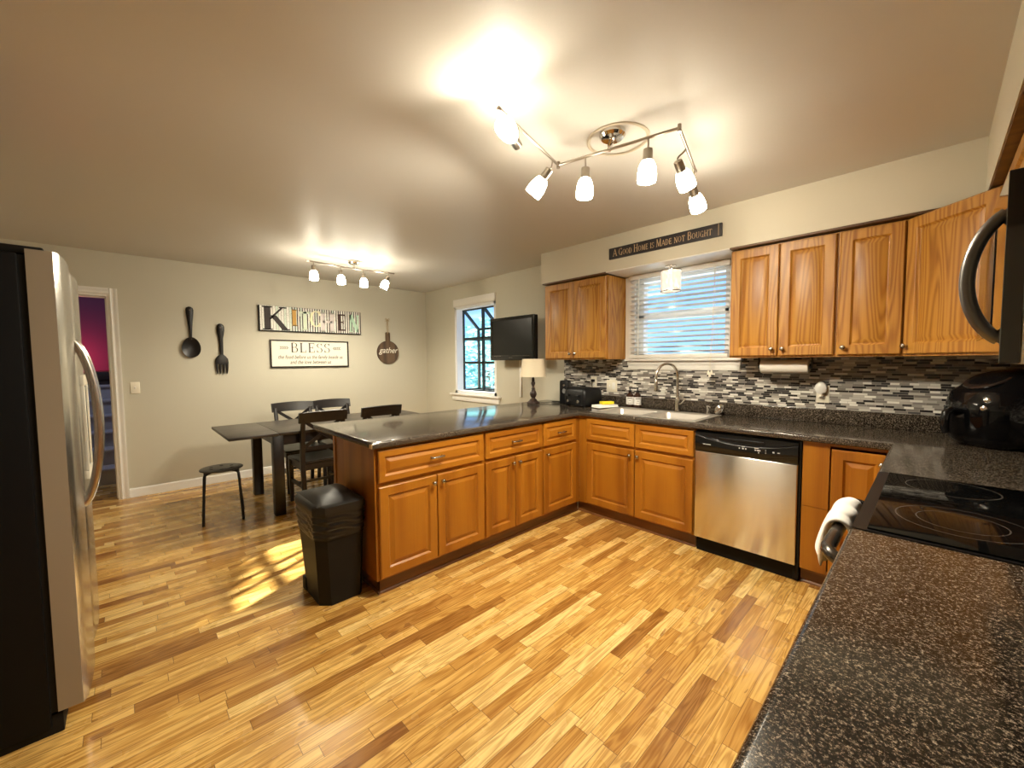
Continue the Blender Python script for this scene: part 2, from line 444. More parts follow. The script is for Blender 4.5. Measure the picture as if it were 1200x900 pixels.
# doorway casing
def casing_side(bm, y0, y1, z0, z1, flip):
    prof = [(0, 0), (0, .012), (.012, .018), (.02, .013), (.034, .013), (.044, .020), (.062, .020), (.062, 0)]
    pts = [(y0 + (y1 - y0) * a / .062, b) for a, b in prof]
    loft(bm, [[(XL + b, y, z0) for y, b in pts], [(XL + b, y, z1) for y, b in pts]])
bm = B()
casing_side(bm, DY1, DY1 + .062, 0, DZ + .062, 0); casing_side(bm, DY0, DY0 - .062, 0, DZ + .062, 0)
prof = [(0, 0), (0, .012), (.012, .018), (.02, .013), (.034, .013), (.044, .020), (.062, .020), (.062, 0)]
loft(bm, [[(XL + b, y, DZ + a) for a, b in prof] for y in (DY0, DY1)])
d1 = struct('door_1', bm, M_WHITE)
bm = B()
box(bm, XL - .152, DY1 - .018, 0, XL + .002, DY1, DZ); box(bm, XL - .152, DY0, 0, XL + .002, DY0 + .018, DZ)
box(bm, XL - .152, DY0 + .018, DZ - .018, XL + .002, DY1 - .018, DZ)
box(bm, XL - .09, DY1 - .03, 0, XL - .05, DY1 - .018, DZ - .018); box(bm, XL - .09, DY0 + .018, DZ - .03, XL - .05, DY1 - .018, DZ - .018)
struct('door_jamb', bm, M_WHITE, d1)

# stairwell seen through the doorway
M_NAVY = paint('dusky_wall_paint', (.10, .085, .15), .7)
M_CARPET = mat('grey_stair_carpet', (.42, .40, .40), .95, sheen=.3)
M_NOSE = mat('dark_landing_edge', (.03, .018, .014), .5)
SX0, RUN, RISE = -4.27, .25, .18
bm = B(); box(bm, -7.4, -4.75, -.06, XL - .15, -3.30, 0); struct('floor_stairwell', bm, M_FLOOR)
bm = B(); box(bm, -7.5, -3.42, 0, XL - .15, -3.30, 3.7); struct('wall_stairwell_right', bm, M_NAVY)
bm = B(); box(bm, -7.5, -4.87, 0, XL - .15, -4.75, 3.7); struct('wall_stairwell_left', bm, M_NAVY)
bm = B(); box(bm, -7.5, -4.75, 0, -7.4, -3.42, 3.7); struct('wall_stairwell_end', bm, M_NAVY)
bm = B(); box(bm, -7.5, -4.87, 3.7, XL - .15, -3.30, 3.8); box(bm, XL - .2, -4.75, H, XL - .15, -3.42, 3.7); struct('ceiling_stairwell', bm, M_NAVY)
st = thing('staircase', 'carpeted grey stairs rising to a landing beyond the doorway', 'stairs', (SX0, -4.08, 0), kind='structure')
for k in range(7):
    bm = B()
    x1 = -RUN * k; x0 = -RUN * (k + 1) if k < 6 else -7.38 - SX0
    if k < 6:
        box(bm, x0 - .002, -.66, RISE * k + .0, x1, .655, RISE * (k + 1), .0)
        box(bm, x0, -.66, RISE * (k + 1) - .03, x1 + .025, .655, RISE * (k + 1) + .004, .012)
        obj('step', bm, M_CARPET, st)
    else:
        box(bm, x0, -.66, RISE * k, x1, .655, RISE * (k + 1), 0); box(bm, x1, -.66, RISE * (k + 1) - .11, x1 + .03, .655, RISE * (k + 1) + .004, .01)
        obj('landing', bm, M_NOSE, st, label='dark edge of the landing')
ld = bpy.data.lights.new('red_glow', 'POINT'); ld.energy = 26; ld.color = (1.0, .05, .09); ld.shadow_soft_size = .1
lo = link(bpy.data.objects.new('red_glow', ld)); lo.location = (-6.95, -4.1, 1.45)
ld = bpy.data.lights.new('stairwell_lamp', 'POINT'); ld.energy = 45; ld.color = (.62, .74, 1.0); ld.shadow_soft_size = .1
lo = link(bpy.data.objects.new('stairwell_lamp', ld)); lo.location = (-4.2, -4.3, 2.9)

# ---- window_1: the garden (greenhouse) window on the dining side
x0, x1, z0, z1 = W1
bm = B()
for a, b in ((x0, x0 + .045), (x1 - .045, x1)): box(bm, a, .002, z0, b, .15, z1)
box(bm, x0, .002, z1 - .04, x1, .15, z1)
box(bm, x0, .002, z0, x1, .15, z0 + .045)
w1 = struct('window_1', bm, M_VINYL)
bm = B(); box(bm, x0 - .0, -.022, z1 - .005, x1 + .0, 0, z1 + .10, .003); struct('window_head', bm, M_WHITE, w1)
bm = B()
box(bm, x0 - .09, -.05, z0 - .022, x1 + .09, 0, z0 + .004, .006); box(bm, x0 - .06, -.02, z0 - .10, x1 + .06, 0, z0 - .022, .004)
struct('window_sill', bm, M_WHITE, w1)
# bay projecting outdoors
YO, ZF = .42, 1.85
gx0, gx1, gz0, gz1 = x0 + .02, x1 - .02, z0 + .03, z1 - .02
gm = (gx0 + gx1) / 2 + .04
fr = B()
def bar(p, q, w=.03):
    p, q = Vector(p), Vector(q); tmp = B()
    d, s, t = frame_of(q - p)
    loft(tmp, [[c + s * a * w / 2 + t * b * w / 2 for a, b in ((-1, -1), (1, -1), (1, 1), (-1, 1))] for c in (p, q)])
    merge(fr, tmp)
for gx in (gx0 + .015, gm, gx1 - .015):
    bar((gx, .13, gz0), (gx, .13, gz1), .034)
    bar((gx, YO, gz0), (gx, YO, ZF), .034); bar((gx, .13, gz1), (gx, YO, ZF), .034)
for zz in (gz0 + .015, 1.345, 1.69):
    bar((gx0, YO, zz), (gx1, YO, zz), .03)
    for gx in (gx0 + .015, gx1 - .015): bar((gx, .13, zz), (gx, YO, zz), .03)
    bar((gx0, .13, zz), (gx1, .13, zz), .034)
bar((gx0, YO, ZF), (gx1, YO, ZF), .034); bar((gx0, .13, gz1 - .015), (gx1, .13, gz1 - .015), .04)
box(fr, gx0, .13, gz0 - .03, gx1, YO + .02, gz0)
struct('window_frame', fr, M_DKFRAME, w1)
bm = B()
def quad(bm, *p): bm.faces.new([bm.verts.new(q) for q in p])
quad(bm, (gx0, YO, gz0), (gx1, YO, gz0), (gx1, YO, ZF), (gx0, YO, ZF)); quad(bm, (gx0, YO, ZF), (gx1, YO, ZF), (gx1, .13, gz1), (gx0, .13, gz1))
for gx in (gx0, gx1): quad(bm, (gx, .13, gz0), (gx, YO, gz0), (gx, YO, ZF), (gx, .13, gz1))
struct('window_glass', bm, M_GLASS, w1)

# ---- window_2: over the sink
x0, x1, z0, z1 = W2
bm = B()
for a, b in ((x0, x0 + .05), (x1 - .05, x1)): box(bm, a, .06, z0, b, .14, z1)
box(bm, x0, .06, z1 - .05, x1, .14, z1); box(bm, x0, .06, z0, x1, .14, z0 + .05); box(bm, x0, .06, 1.735, x1, .12, 1.79)
w2 = struct('window_2', bm, M_VINYL)
bm = B(); quad(bm, (x0, .1, z0), (x1, .1, z0), (x1, .1, z1), (x0, .1, z1)); struct('window_glass', bm, M_GLASS, w2)
bm = B()
box(bm, .115, -.062, 1.352, 1.135, 0, 1.375, .006); box(bm, .13, -.030, 1.315, 1.12, 0, 1.352, .004); box(bm, .135, -.022, 1.272, 1.115, 0, 1.315, .004)
struct('window_sill', bm, M_WHITE, w2)
bm = B()
box(bm, .10, -.016, 1.375, x0, 0, SOF_Z - .012, .003); box(bm, x1, -.016, 1.375, 1.13, 0, SOF_Z - .012, .003)
struct('window_casing', bm, M_WHITE, w2)

# ---- tiled splashback
bm = B()
slab(bm, [-.655, .132, 1.118, XR - .001], [1.0, 1.272, 1.372], lambda x, z: z < 1.272 or x < .132 or x > 1.118, .0, .008)
for v in bm.verts: v.co = Vector((v.co.x, -.001 - v.co.z, v.co.y))
o = obj('splashback', bm, M_TILE); o['kind'] = 'structure'
bm = B(); box(bm, XR - .009, YF + .3, 1.0, XR - .001, -.010, 1.372)
for v in bm.verts: pass
def mosaic_y():
    m = M_TILE.copy(); m.name = 'mosaic_strip_tile_side'
    nt = m.node_tree
    s = [n for n in nt.nodes if n.type == 'SEPXYZ'][0]
    for l in list(nt.links):
        if l.from_socket == s.outputs[0]:
            t = l.to_socket; nt.links.remove(l); nt.links.new(s.outputs[1], t)
    return m
o = obj('splashback', bm, mosaic_y()); o['kind'] = 'structure'

# ---- outdoors: ground, shrubs beyond the garden window, unseen foliage added to block the sun
M_BOUNCE_GROUND = paint('pale_bounce_ground', (.40, .39, .37), .9)  # ground made pale to bounce light up onto the blind slats
bm = B(); box(bm, -14, .3, -.6, 10, 16, -.5); o = obj('bounce_ground', bm, M_BOUNCE_GROUND); o['kind'] = 'structure'
def leafmat(name, col):
    m = mat(name, col, .5); nt, p = P(m); _, _, _, _, oc = ocoord(nt)
    n = noise(nt, oc, 5, 2)
    nt.links.new(ramp(nt, n, [(.3, tuple(c * .6 for c in col)), (.7, tuple(min(1, c * 1.3) for c in col))]), p.inputs['Base Color'])
    p.inputs['Subsurface Weight'].default_value = 0
    p.inputs['Transmission Weight'].default_value = 0
    tr = nt.nodes.new('ShaderNodeBsdfTranslucent'); tr.inputs[0].default_value = (*[min(1, c * 1.5) for c in col], 1)
    mx = nt.nodes.new('ShaderNodeMixShader'); mx.inputs[0].default_value = .5
    out = [q for q in nt.nodes if q.type == 'OUTPUT_MATERIAL'][0]
    nt.links.new(p.outputs[0], mx.inputs[1]); nt.links.new(tr.outputs[0], mx.inputs[2]); nt.links.new(mx.outputs[0], out.inputs[0])
    return m
M_LEAF = leafmat('leaf', (.20, .44, .40)); M_LEAF_BLOCKER = leafmat('sun_blocker_leaf', (.035, .06, .025))
M_BARK = mat('bark', (.12, .08, .05), .9)
def leaves(bm, c, r, n, size, rng):
    for _ in range(n):
        while True:
            q = Vector((rng.uniform(-1, 1), rng.uniform(-1, 1), rng.uniform(-1, 1)))
            if q.length < 1: break
        p = Vector(c) + Vector((q.x * r[0], q.y * r[1], q.z * r[2]))
        a = Vector((rng.uniform(-1, 1), rng.uniform(-1, 1), rng.uniform(-1, 1))).normalized(); d, s, t = frame_of(a)
        L = size * rng.uniform(.6, 1.2); w = L * .42
        bm.faces.new([bm.verts.new(p + v) for v in (-s * L, -s * L * .2 + t * w, s * L, -s * L * .2 - t * w)])
rng = random.Random(3)
def tree(label, base, blobs, n, size, th, group=None, leaf=None):
    t = thing('tree', label, 'tree', base, group=group)
    bm = B(); cyl(bm, (0, 0, -.1), (0, 0, th), .12, .06); obj('trunk', bm, M_BARK, t)
    bm = B()
    for c, r, k in blobs: leaves(bm, c, r, int(n * k), size, rng)
    obj('foliage', bm, leaf or M_LEAF, t)
    return t
tree('pale green tree outside the dining window', (-6.2, 3.6, -.5), [((0, 0, 1.7), (1.4, .8, 1.3), 1), ((.9, -.5, 1.0), (.9, .6, 1.0), .6)], 520, .11, 1.6)
tree('leafy tree farther from the dining window', (-8.6, 6.0, -.5), [((0, 0, 2.0), (2.0, 1.2, 1.6), 1)], 600, .15, 1.8)
# out-of-view foliage added as a sun blocker; its gap shapes the floor streaks
tree('added unseen foliage blocking the sun from the kitchen windows', (2.6, 4.6, -.5),
     [((-1.8, -.9, 4.3), (2.4, .9, .9), 1.8), ((-7.1, -.6, 4.87), (1.5, .8, .65), 1.3)], 1500, .16, 3.6, leaf=M_LEAF_BLOCKER)


# ------------------------------------------------------------------ cabinets
def raised_panel(bm, x0, x1, z0, z1, t=.02, inset=.052, rw=.024, mi=0):
    def L(i, y): return [(x0 + i, y, z0 + i), (x1 - i, y, z0 + i), (x1 - i, y, z1 - i), (x0 + i, y, z1 - i)]
    loft(bm, [L(0, 0), L(0, -(t - .005)), L(.005, -t), L(inset, -t), L(inset + .002, -(t - .001)), L(inset + .010, -(t - .010)), L(inset + .0135, -(t - .011)), L(inset + .0135 + rw, -(t - .002))], mi=mi)
    return bm
def knob_bm():
    bm = B(); lathe(bm, [(.0055, 0), (.0055, .006), (.0045, .012), (.006, .016), (.0125, .020), (.0145, .025), (.012, .030), (.004, .0325)], (0, 0, 0), (0, -1, 0), 18); return bm
def pull_bm(w=.076):
    bm = B(); h = w / 2
    for s in (-1, 1):
        lathe(bm, [(.007, 0), (.006, .004), (.0042, .010), (.0042, .022)], (s * h, 0, 0), (0, -1, 0), 14)
    tube(bm, [(-h - .012, -.020, 0), (-h, -.024, 0), (-h * .6, -.027, 0), (0, -.028, 0), (h * .6, -.027, 0), (h, -.024, 0), (h + .012, -.020, 0)], .005, 10,
         rf=lambda t: .0045 + .0025 * (1 - abs(2 * t - 1)) + (.002 if .12 < t < .24 or .76 < t < .88 else 0))
    return bm
KNOB = knob_bm(); KM = bpy.data.meshes.new('knob'); KNOB.to_mesh(KM); KNOB.free(); KM.materials.append(M_PEWTER)
PULL = pull_bm(); PM = bpy.data.meshes.new('pull'); PULL.to_mesh(PM); PULL.free(); PM.materials.append(M_PEWTER)
for m_ in (KM, PM):
    for p_ in m_.polygons: p_.use_smooth = True
def add_knob(parent, x, z, y=-.02):
    k = link(bpy.data.objects.new('knob', KM)); k.parent = parent; k.location = (x, y, z)
def add_pull(parent, x, z, y=-.02):
    k = link(bpy.data.objects.new('pull_handle', PM)); k.parent = parent; k.location = (x, y, z)
def panel_obj(name, parent, x0, x1, z0, z1, m, inset=.052, rw=.024, t=.02):
    bm = B(); w, h = x1 - x0, z1 - z0
    raised_panel(bm, 0, w, 0, h, t, inset, rw)
    return obj(name, bm, m, parent, 20, loc=(x0, 0, z0))

def carcass(parent, w, d, z0, z1, mv, mh, stiles, rails, top=True):
    """box of panels with a face frame"""
    bm = B(); e = .018
    box(bm, 0, .019, z0, e, d, z1); box(bm, w - e, .019, z0, w, d, z1); box(bm, e, d - .01, z0, w - e, d, z1)
    box(bm, e, .019, z0, w - e, d - .01, z0 + e)
    if top: box(bm, e, .019, z1 - e, w - e, d - .01, z1)
    o = obj('carcass', bm, mv, parent)
    bm = B()
    for a, b in stiles: box(bm, a, 0, z0, b, .019, z1)
    xs = sorted(stiles)
    for a, b in rails:
        for (p, q), (r, s) in zip(xs, xs[1:]):
            box(bm, q, .0004, a, r, .019, b)
    obj('face_frame', bm, mv, parent)
    return o
def toe(parent, x0, x1, side=None):
    bm = B(); box(bm, x0, .045, 0, x1, .06, .1)
    if side is not None: box(bm, side[0], .045, 0, side[0] + .015, side[1], .1)
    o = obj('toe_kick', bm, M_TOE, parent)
    bm = B()
    prof = [(0, 0), (-.013, 0), (-.0125, .005), (-.009, .011), (-.004, .0145), (0, .015)]
    loft(bm, [[(x, .045 + a, b) for a, b in prof] for x in (x0 - (.013 if side is not None else 0), x1)])
    if side is not None: loft(bm, [[(side[0] + a, y, b) for a, b in prof] for y in (.035, side[1])])
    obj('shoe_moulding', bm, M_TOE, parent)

def base_cabinet(label, loc, rot, w, doors, drawers, group, stiles, knobs, pulls=True, toe_side=None, d=.585, toe_ext=(0, 0), top=True):
    t = thing('base_cabinet', label, 'cabinet', loc, rot, group)
    carcass(t, w, d, .1, CT - .038, M_MAPV, M_MAPV, stiles, [(.1, .118), (.648, .672), (.858, CT - .038)], top)
    toe(t, toe_ext[0], w + toe_ext[1], toe_side)
    for (a, b), k in zip(doors, knobs):
        dd = panel_obj('door', t, a, b, .113, .648, M_MAPV)
        add_knob(dd, (b - a - .03) if k > 0 else .03, .648 - .113 - .045)
    for a, b in drawers:
        dd = panel_obj('drawer_front', t, a, b, .672, .858, M_MAPH, .036, .02)
        if pulls: add_pull(dd, (b - a) / 2, .093)
    return t

G = 'base cabinets along the peninsula and sink wall'
# peninsula, facing +X: local x runs along world +Y
PY = -2.515
c1 = base_cabinet('amber wood base cabinet with one wide drawer over two doors, beside the black trash can', (0, PY, 0), PI / 2, .79,
                  [(.012, .397), (.403, .782)], [(.012, .782)], G, [(0, .03), (.385, .415), (.765, .79)], [1, -1], toe_side=(.03, .585), toe_ext=(.03, 0), d=.60)
bm = B(); box(bm, -.006, .0, .1, 0, .60, CT - .038); box(bm, -.012, .565, .1, -.006, .60, CT - .038)
obj('end_panel', bm, M_MAPV, c1)
bm = B(); box(bm, -.006, .60, .0, .79, .606, CT - .038); obj('back_panel', bm, M_MAPV, c1)
c2 = base_cabinet('amber wood peninsula base cabinet with a drawer over two narrow doors, middle of three', (0, PY + .79, 0), PI / 2, .612,
                  [(.012, .298), (.304, .603)], [(.012, .603)], G, [(0, .02), (.286, .316), (.595, .612)], [1, -1], d=.60)
bm = B(); box(bm, 0, .60, .0, .612, .606, CT - .038); obj('back_panel', bm, M_MAPV, c2)
c3 = base_cabinet('amber wood base cabinet with one drawer over one door in the inside corner', (0, PY + 1.402, 0), PI / 2, .503,
                  [(.012, .435)], [(.012, .435)], G, [(0, .02), (.428, .503)], [-1], d=.60, toe_ext=(0, .030))
bm = B(); box(bm, 0, .60, .0, .503, .606, CT - .038); obj('back_panel', bm, M_MAPV, c3)
# sink base, facing -Y
c4 = base_cabinet('amber wood sink base cabinet with two false drawer fronts over two doors', (0.001, -.61, 0), 0, 1.012,
                  [(.090, .545), (.553, 1.008)], [(.090, .545), (.553, 1.008)], G, [(0, .10), (.532, .566), (1.0, 1.012)], [1, -1], pulls=False, toe_ext=(-.043, 0), top=False)
# right of the dishwasher
t = thing('base_cabinet', 'amber wood corner base cabinet between the dishwasher and the range', 'cabinet', (1.645, -.61, 0), 0, G)
carcass(t, 1.02, .585, .1, CT - .038, M_MAPV, M_MAPV, [(0, .13), (.40, 1.02)], [(.1, .118), (.858, CT - .038)])
toe(t, 0, .42)
bm = B(); box(bm, .002, -.004, .1, .128, .0, .484); box(bm, .002, -.004, .488, .128, .0, CT - .040); obj('filler_panel', bm, M_MAPV, t)
dd = panel_obj('door', t, .138, .384, .113, .845, M_MAPV); add_knob(dd, .215, .68)
t = thing('base_cabinet', 'amber wood base cabinet on the range wall facing the room beside the range', 'cabinet', (2.065, -.625, 0), -PI / 2, G)
carcass(t, .75, .59, .1, CT - .038, M_MAPV, M_MAPV, [(0, .06), (.72, .75)], [(.1, .118), (.648, .672), (.858, CT - .038)])
toe(t, 0, .75)
dd = panel_obj('door', t, .07, .74, .113, .648, M_MAPV); dd = panel_obj('drawer_front', t, .07, .74, .672, .858, M_MAPH, .036, .02); add_pull(dd, .33, .093)
for k in range(2):
    t = thing('base_cabinet', ('amber wood base cabinet under the near counter next to the range', 'amber wood base cabinet under the nearest end of the counter')[k], 'cabinet', (2.065, -2.155 - 1.1 * k, 0), -PI / 2, G)
    carcass(t, 1.09, .59, .1, CT - .038, M_MAPV, M_MAPV, [(0, .03), (.53, .56), (1.06, 1.09)], [(.1, .118), (.648, .672), (.858, CT - .038)])
    toe(t, 0, 1.09)
    for a, b, s in ((.012, .54, 1), (.55, 1.078, -1)):
        dd = panel_obj('door', t, a, b, .113, .648, M_MAPV); add_knob(dd, b - a - .03 if s > 0 else .03, .49)
        dd = panel_obj('drawer_front', t, a, b, .672, .858, M_MAPH, .036, .02); add_pull(dd, (b - a) / 2, .093)

# worktops
def bevel_edges(bm, off, pred, seg=4):
    es = []
    for e in bm.edges:
        if len(e.link_faces) != 2: continue
        n = [f.normal for f in e.link_faces]
        if abs(n[0].z - n[1].z) > .5 and pred((e.verts[0].co + e.verts[1].co) / 2): es.append(e)
    bmesh.ops.bevel(bm, geom=es, offset=off, segments=seg, affect='EDGES', profile=.5, clamp_overlap=False)
SKX0, SKX1, SKY0, SKY1 = .12, .985, -.575, -.10
PB = -.93
def top_inside(x, y):
    if SKX0 < x < SKX1 and SKY0 < y < SKY1: return False
    return y > -.648 or x < .04 or (x > 2.03 and y > -1.385)
bm = B()
slab(bm, [PB, .04, SKX0, SKX1, 2.03, XR - .003], [-2.545, -1.385, -.648, SKY0, SKY1, -.003], top_inside, CT - .038, CT)
bmesh.ops.recalc_face_normals(bm, faces=bm.faces)
bevel_edges(bm, .013, lambda p: not (SKX0 - .01 < p.x < SKX1 + .01 and SKY0 - .01 < p.y < SKY1 + .01) and p.y < -.01 and p.x < XR - .01 and not (p.x > 2.1 and p.y < -1.38))
wt = obj('worktop', bm, M_GRAN, angle=30)
tag(wt, 'speckled dark brown laminate worktop over the peninsula and sink wall', 'countertop')
bm = B(); box(bm, -.648, -.022, CT + .0005, XR - .004, -.003, CT + .098, .006, 2); box(bm, XR - .023, -1.385, CT + .0005, XR - .004, -.0225, CT + .098, .006, 2)
obj('upstand', bm, M_GRAN, wt)
bm = B(); loft(bm, [[(.036, -2.5455, CT - .034), (.002, -2.5455, CT - .034), (.008, -2.5455, CT - .012), (.03, -2.5455, CT - .008), (.0385, -2.5455, CT - .016)],
                    [(.036, -2.5485, CT - .034), (.002, -2.5485, CT - .034), (.008, -2.5485, CT - .012), (.03, -2.5485, CT - .008), (.0385, -2.5485, CT - .016)]])
obj('chipped_corner', bm, mat('bare_particle_board', (.70, .52, .26), .8), wt, label='bare chipped corner of the worktop')
bm = B()
slab(bm, [2.03, XR - .003], [YF + .22, -2.152], lambda x, y: True, CT - .038, CT)
bmesh.ops.recalc_face_normals(bm, faces=bm.faces)
bevel_edges(bm, .013, lambda p: p.x < 2.04)
wn = obj('worktop', bm, M_GRAN, angle=30)
tag(wn, 'near stretch of speckled dark brown worktop in the right foreground', 'countertop')
bm = B(); box(bm, XR - .023, YF + .22, CT + .0005, XR - .004, -2.152, CT + .098, .006, 2); obj('upstand', bm, M_GRAN, wn)

# wall cabinets
UG = 'oak wall cabinets'
def wall_cabinet(label, loc, rot, w, doors, knobs, stiles, z0=1.372, z1=2.137, d=.30):
    t = thing('wall_cabinet', label, 'cabinet', loc, rot, UG); t.location.z = z0
    hh = z1 - z0
    carcass(t, w, d, 0, hh, M_OAKV, M_OAKV, stiles, [(0, .035), (hh - .035, hh)])
    for (a, b), k in zip(doors, knobs):
        dd = panel_obj('door', t, a, b, .012, hh - .008, M_OAKV, .056, .026)
        if k: add_knob(dd, (b - a - .028) if k > 0 else .028, .045)
    return t
FY = -.305
wall_cabinet('honey oak two-door wall cabinet left of the window, beside the television', (-.668, FY, 0), 0, .762, [(.012, .376), (.384, .75)], [1, -1], [(0, .02), (.36, .40), (.742, .762)])
wall_cabinet('honey oak two-door wall cabinet just right of the window', (1.128, FY, 0), 0, .61, [(.008, .300), (.307, .602)], [1, -1], [(0, .02), (.285, .325), (.59, .61)])
wall_cabinet('narrow honey oak single-door wall cabinet above the plugged-in outlet', (1.740, FY, 0), 0, .306, [(.010, .296)], [-1], [(0, .02), (.286, .306)])
# diagonal corner
t = thing('wall_cabinet', 'honey oak diagonal corner wall cabinet above the black air fryer', 'cabinet', (2.047, -.305, 1.372), -PI / 4, UG)
hh = .765
DW_ = (XR - .305 - 2.047) * math.sqrt(2)
bm = B()
R45 = Matrix.Rotation(PI / 4, 4, 'Z')
def wl(x, y): v = R45 @ Vector((x - 2.047, y + .305, 0)); return (v.x, v.y)
poly = [(2.047, -.305), (XR - .305, -.305 - (XR - .305 - 2.047)), (XR - .004, -.305 - (XR - .305 - 2.047)), (XR - .004, -.012), (2.047, -.012)]
pl = [wl(*p) for p in poly]
prism(bm, pl, lambda u, v, h: (u, v, h), 0, .018); prism(bm, pl, lambda u, v, h: (u, v, h), hh - .018, hh)
for i in range(1, 5):
    a, b = Vector(pl[i]), Vector(pl[(i + 1) % 5]); n = Vector((-(b - a).y, (b - a).x)).normalized() * .015
    prism(bm, [a, b, b + n, a + n], lambda u, v, h: (u, v, h), .018, hh - .018)
obj('carcass', bm, M_OAKV, t)
bm = B()
for a, b in ((0, .022), (DW_ - .022, DW_)): box(bm, a, -.001, 0, b, .018, hh)
for a, b in ((0, .035), (hh - .035, hh)): box(bm, .022, -.001, a, DW_ - .022, .018, b)
obj('face_frame', bm, M_OAKV, t)
dd = panel_obj('door', t, .012, DW_ - .012, .012, hh - .008, M_OAKV, .056, .026); dd.location.y = -.001; add_knob(dd, .028, .045)
yc = -.305 - (XR - .305 - 2.047)
wall_cabinet('honey oak wall cabinet squeezed between the corner cabinet and the microwave', (XR - .305, yc - .002, 0), -PI / 2, abs(-1.385 - yc) - .004, [(.010, abs(-1.385 - yc) - .014)], [-1],
             [(0, .02), (abs(-1.385 - yc) - .024, abs(-1.385 - yc) - .004)])
wall_cabinet('short honey oak wall cabinet above the microwave', (XR - .305, -1.389, 0), -PI / 2, .754, [(.01, .372), (.379, .744)], [1, -1], [(0, .02), (.36, .392), (.734, .754)], z0=1.765)

# ------------------------------------------------------------------ dishwasher
t = thing('dishwasher', 'stainless dishwasher with black control panel between the sink base and corner cabinet', 'dishwasher', (1.028, -.61, 0))
bm = B(); box(bm, -.006, 0, .10, .61, .56, .866); box(bm, .605, -.012, .10, .613, 0, .866); obj('tub', bm, M_BLACK, t)
bm = B(); box(bm, 0, -.033, .112, .600, -.002, .728, .006, 3); obj('door', bm, M_STEEL, t)
# control panel with a scooped handle recess
bm = B()
n = 24; top = []
loops = []
for i in range(n + 1):
    u = i / n; x = .600 * u
    s = 1 - (2 * u - 1) ** 2
    zc = .846 - .046 * s                       # the smile line
    loops.append([(x, -.002, .732), (x, -.036, .732), (x, -.040, .738), (x, -.040, zc - .006), (x, -.036, zc), (x, -.030 + .012 * s, zc + .004), (x, -.030 + .012 * s, .858), (x, -.002, .862)])
loft(bm, loops)
cp = obj('control_panel', bm, M_BLACKG, t, 40)
bm = B(); box(bm, .15, -.030, .826, .42, -.020, .838, .004); obj('handle_lip', bm, M_BLACK, cp)
M_PRINT = mat('pale_print', (.62, .62, .60), .5)
bm = B()
for x in (.055, .061, .066, .073, .078, .084, .089, .095, .101): box(bm, x, -.0404, .778, x + .0042, -.0398, .7835)
for x, w in ((.280, .008), (.299, .010), (.318, .008), (.372, .01), (.386, .01), (.398, .006), (.470, .010), (.496, .012)): box(bm, x, -.0404, .781 if w < .011 else .783, x + w, -.0398, .789 if w < .011 else .787)
for x, w in ((.296, .018), (.370, .026)): box(bm, x, -.0404, .796, x + w, -.0398, .7985)
for z in (.772, .779, .786, .793): box(bm, .430, -.0404, z, .436, -.0398, z + .0025)
box(bm, .392, -.0404, .768, .397, -.0398, .776)
obj('panel_markings', bm, M_PRINT, cp, label='pale button marks')
bm = B(); box(bm, 0, .02, .0, .61, .045, .108); box(bm, .585, -.004, .015, .612, .02, .108, .003); obj('kick_plate', bm, M_RUBBER, t)

# ------------------------------------------------------------------ range
RX0, RX1, RY0, RY1 = 2.035, XR - .03, -2.148, -1.389
t = thing('range', 'black glass-top range with towel on its oven handle, set into the right counter', 'stove', (RX0, (RY0 + RY1) / 2, 0))
hw = (RY1 - RY0) / 2; dp = RX1 - RX0
bm = B(); box(bm, .025, -hw, .02, dp, hw, .895, .004); obj('body', bm, M_RUBBER, t)
bm = B()
prism(bm, rrect(.0, -hw, dp - .05, hw, .015), lambda u, v, h: (u, v, h), .896, .916)
obj('rim', bm, M_BLACK, t, 40)
bm = B(); box(bm, .03, -hw + .012, .916, dp - .06, hw - .012, .921, .002); ct_ = obj('cooktop', bm, M_GLASSTOP, t)
def ring(bm, cx, cy, r, a0=0, a1=360, w=.003, n=48):
    pts = [math.radians(a0 + (a1 - a0) * i / n) for i in range(n + 1)]
    for p, q in zip(pts, pts[1:]):
        quad(bm, (cx + r * math.cos(p), cy + r * math.sin(p), .9213), (cx + r * math.cos(q), cy + r * math.sin(q), .9213), (cx + (r + w) * math.cos(q), cy + (r + w) * math.sin(q), .9213), (cx + (r + w) * math.cos(p), cy + (r + w) * math.sin(p), .9213))
cy0 = (RY0 + RY1) / 2
for cx_, cy_, r_ in ((2.225, -1.535, .108), (2.235, -1.925, .125), (2.235, -1.925, .083), (2.50, -1.565, .085), (2.50, -1.93, .085)):
    bm = B(); ring(bm, cx_ - RX0, cy_ - cy0, r_); obj('burner_ring', bm, M_RING, ct_, label='thin grey printed burner ring')
bm = B(); box(bm, 0, -hw + .004, .16, .025, hw - .004, .80, .006); od = obj('oven_door', bm, M_BLACKG, t)
bm = B(); box(bm, .004, -hw + .004, .80, .03, hw - .004, .895, .008); obj('front_band', bm, M_BLACK, t)
bm = B(); box(bm, .002, -hw + .004, .03, .025, hw - .004, .15, .006); obj('drawer', bm, M_BLACKG, t)
hy = hw - .075
bm = B()
pts = bez((.006, hy, .775), (-.03, hy, .785), (-.062, hy + .005, .80), (-.064, hy - .05, .80), 8) + bez((-.064, -hy + .05, .80), (-.062, -hy - .005, .80), (-.03, -hy, .785), (.006, -hy, .775), 8)
tube(bm, pts, .0185, 14)
obj('handle', bm, mat('dark_metal_handle', (.10, .09, .08), .22, .8), od)
bm = B(); box(bm, dp - .075, -hw + .01, .921, dp, hw - .01, 1.06, .012)
bg_ = obj('back_console', bm, M_BLACKG, t)
for i, y in enumerate((-.30, -.21, .21, .30)):
    bm = B(); lathe(bm, [(.02, 0), (.019, .018), (.016, .022)], (dp - .075, y, .995), (-1, 0, 0), 18); obj('control_knob', bm, M_BLACK, bg_)
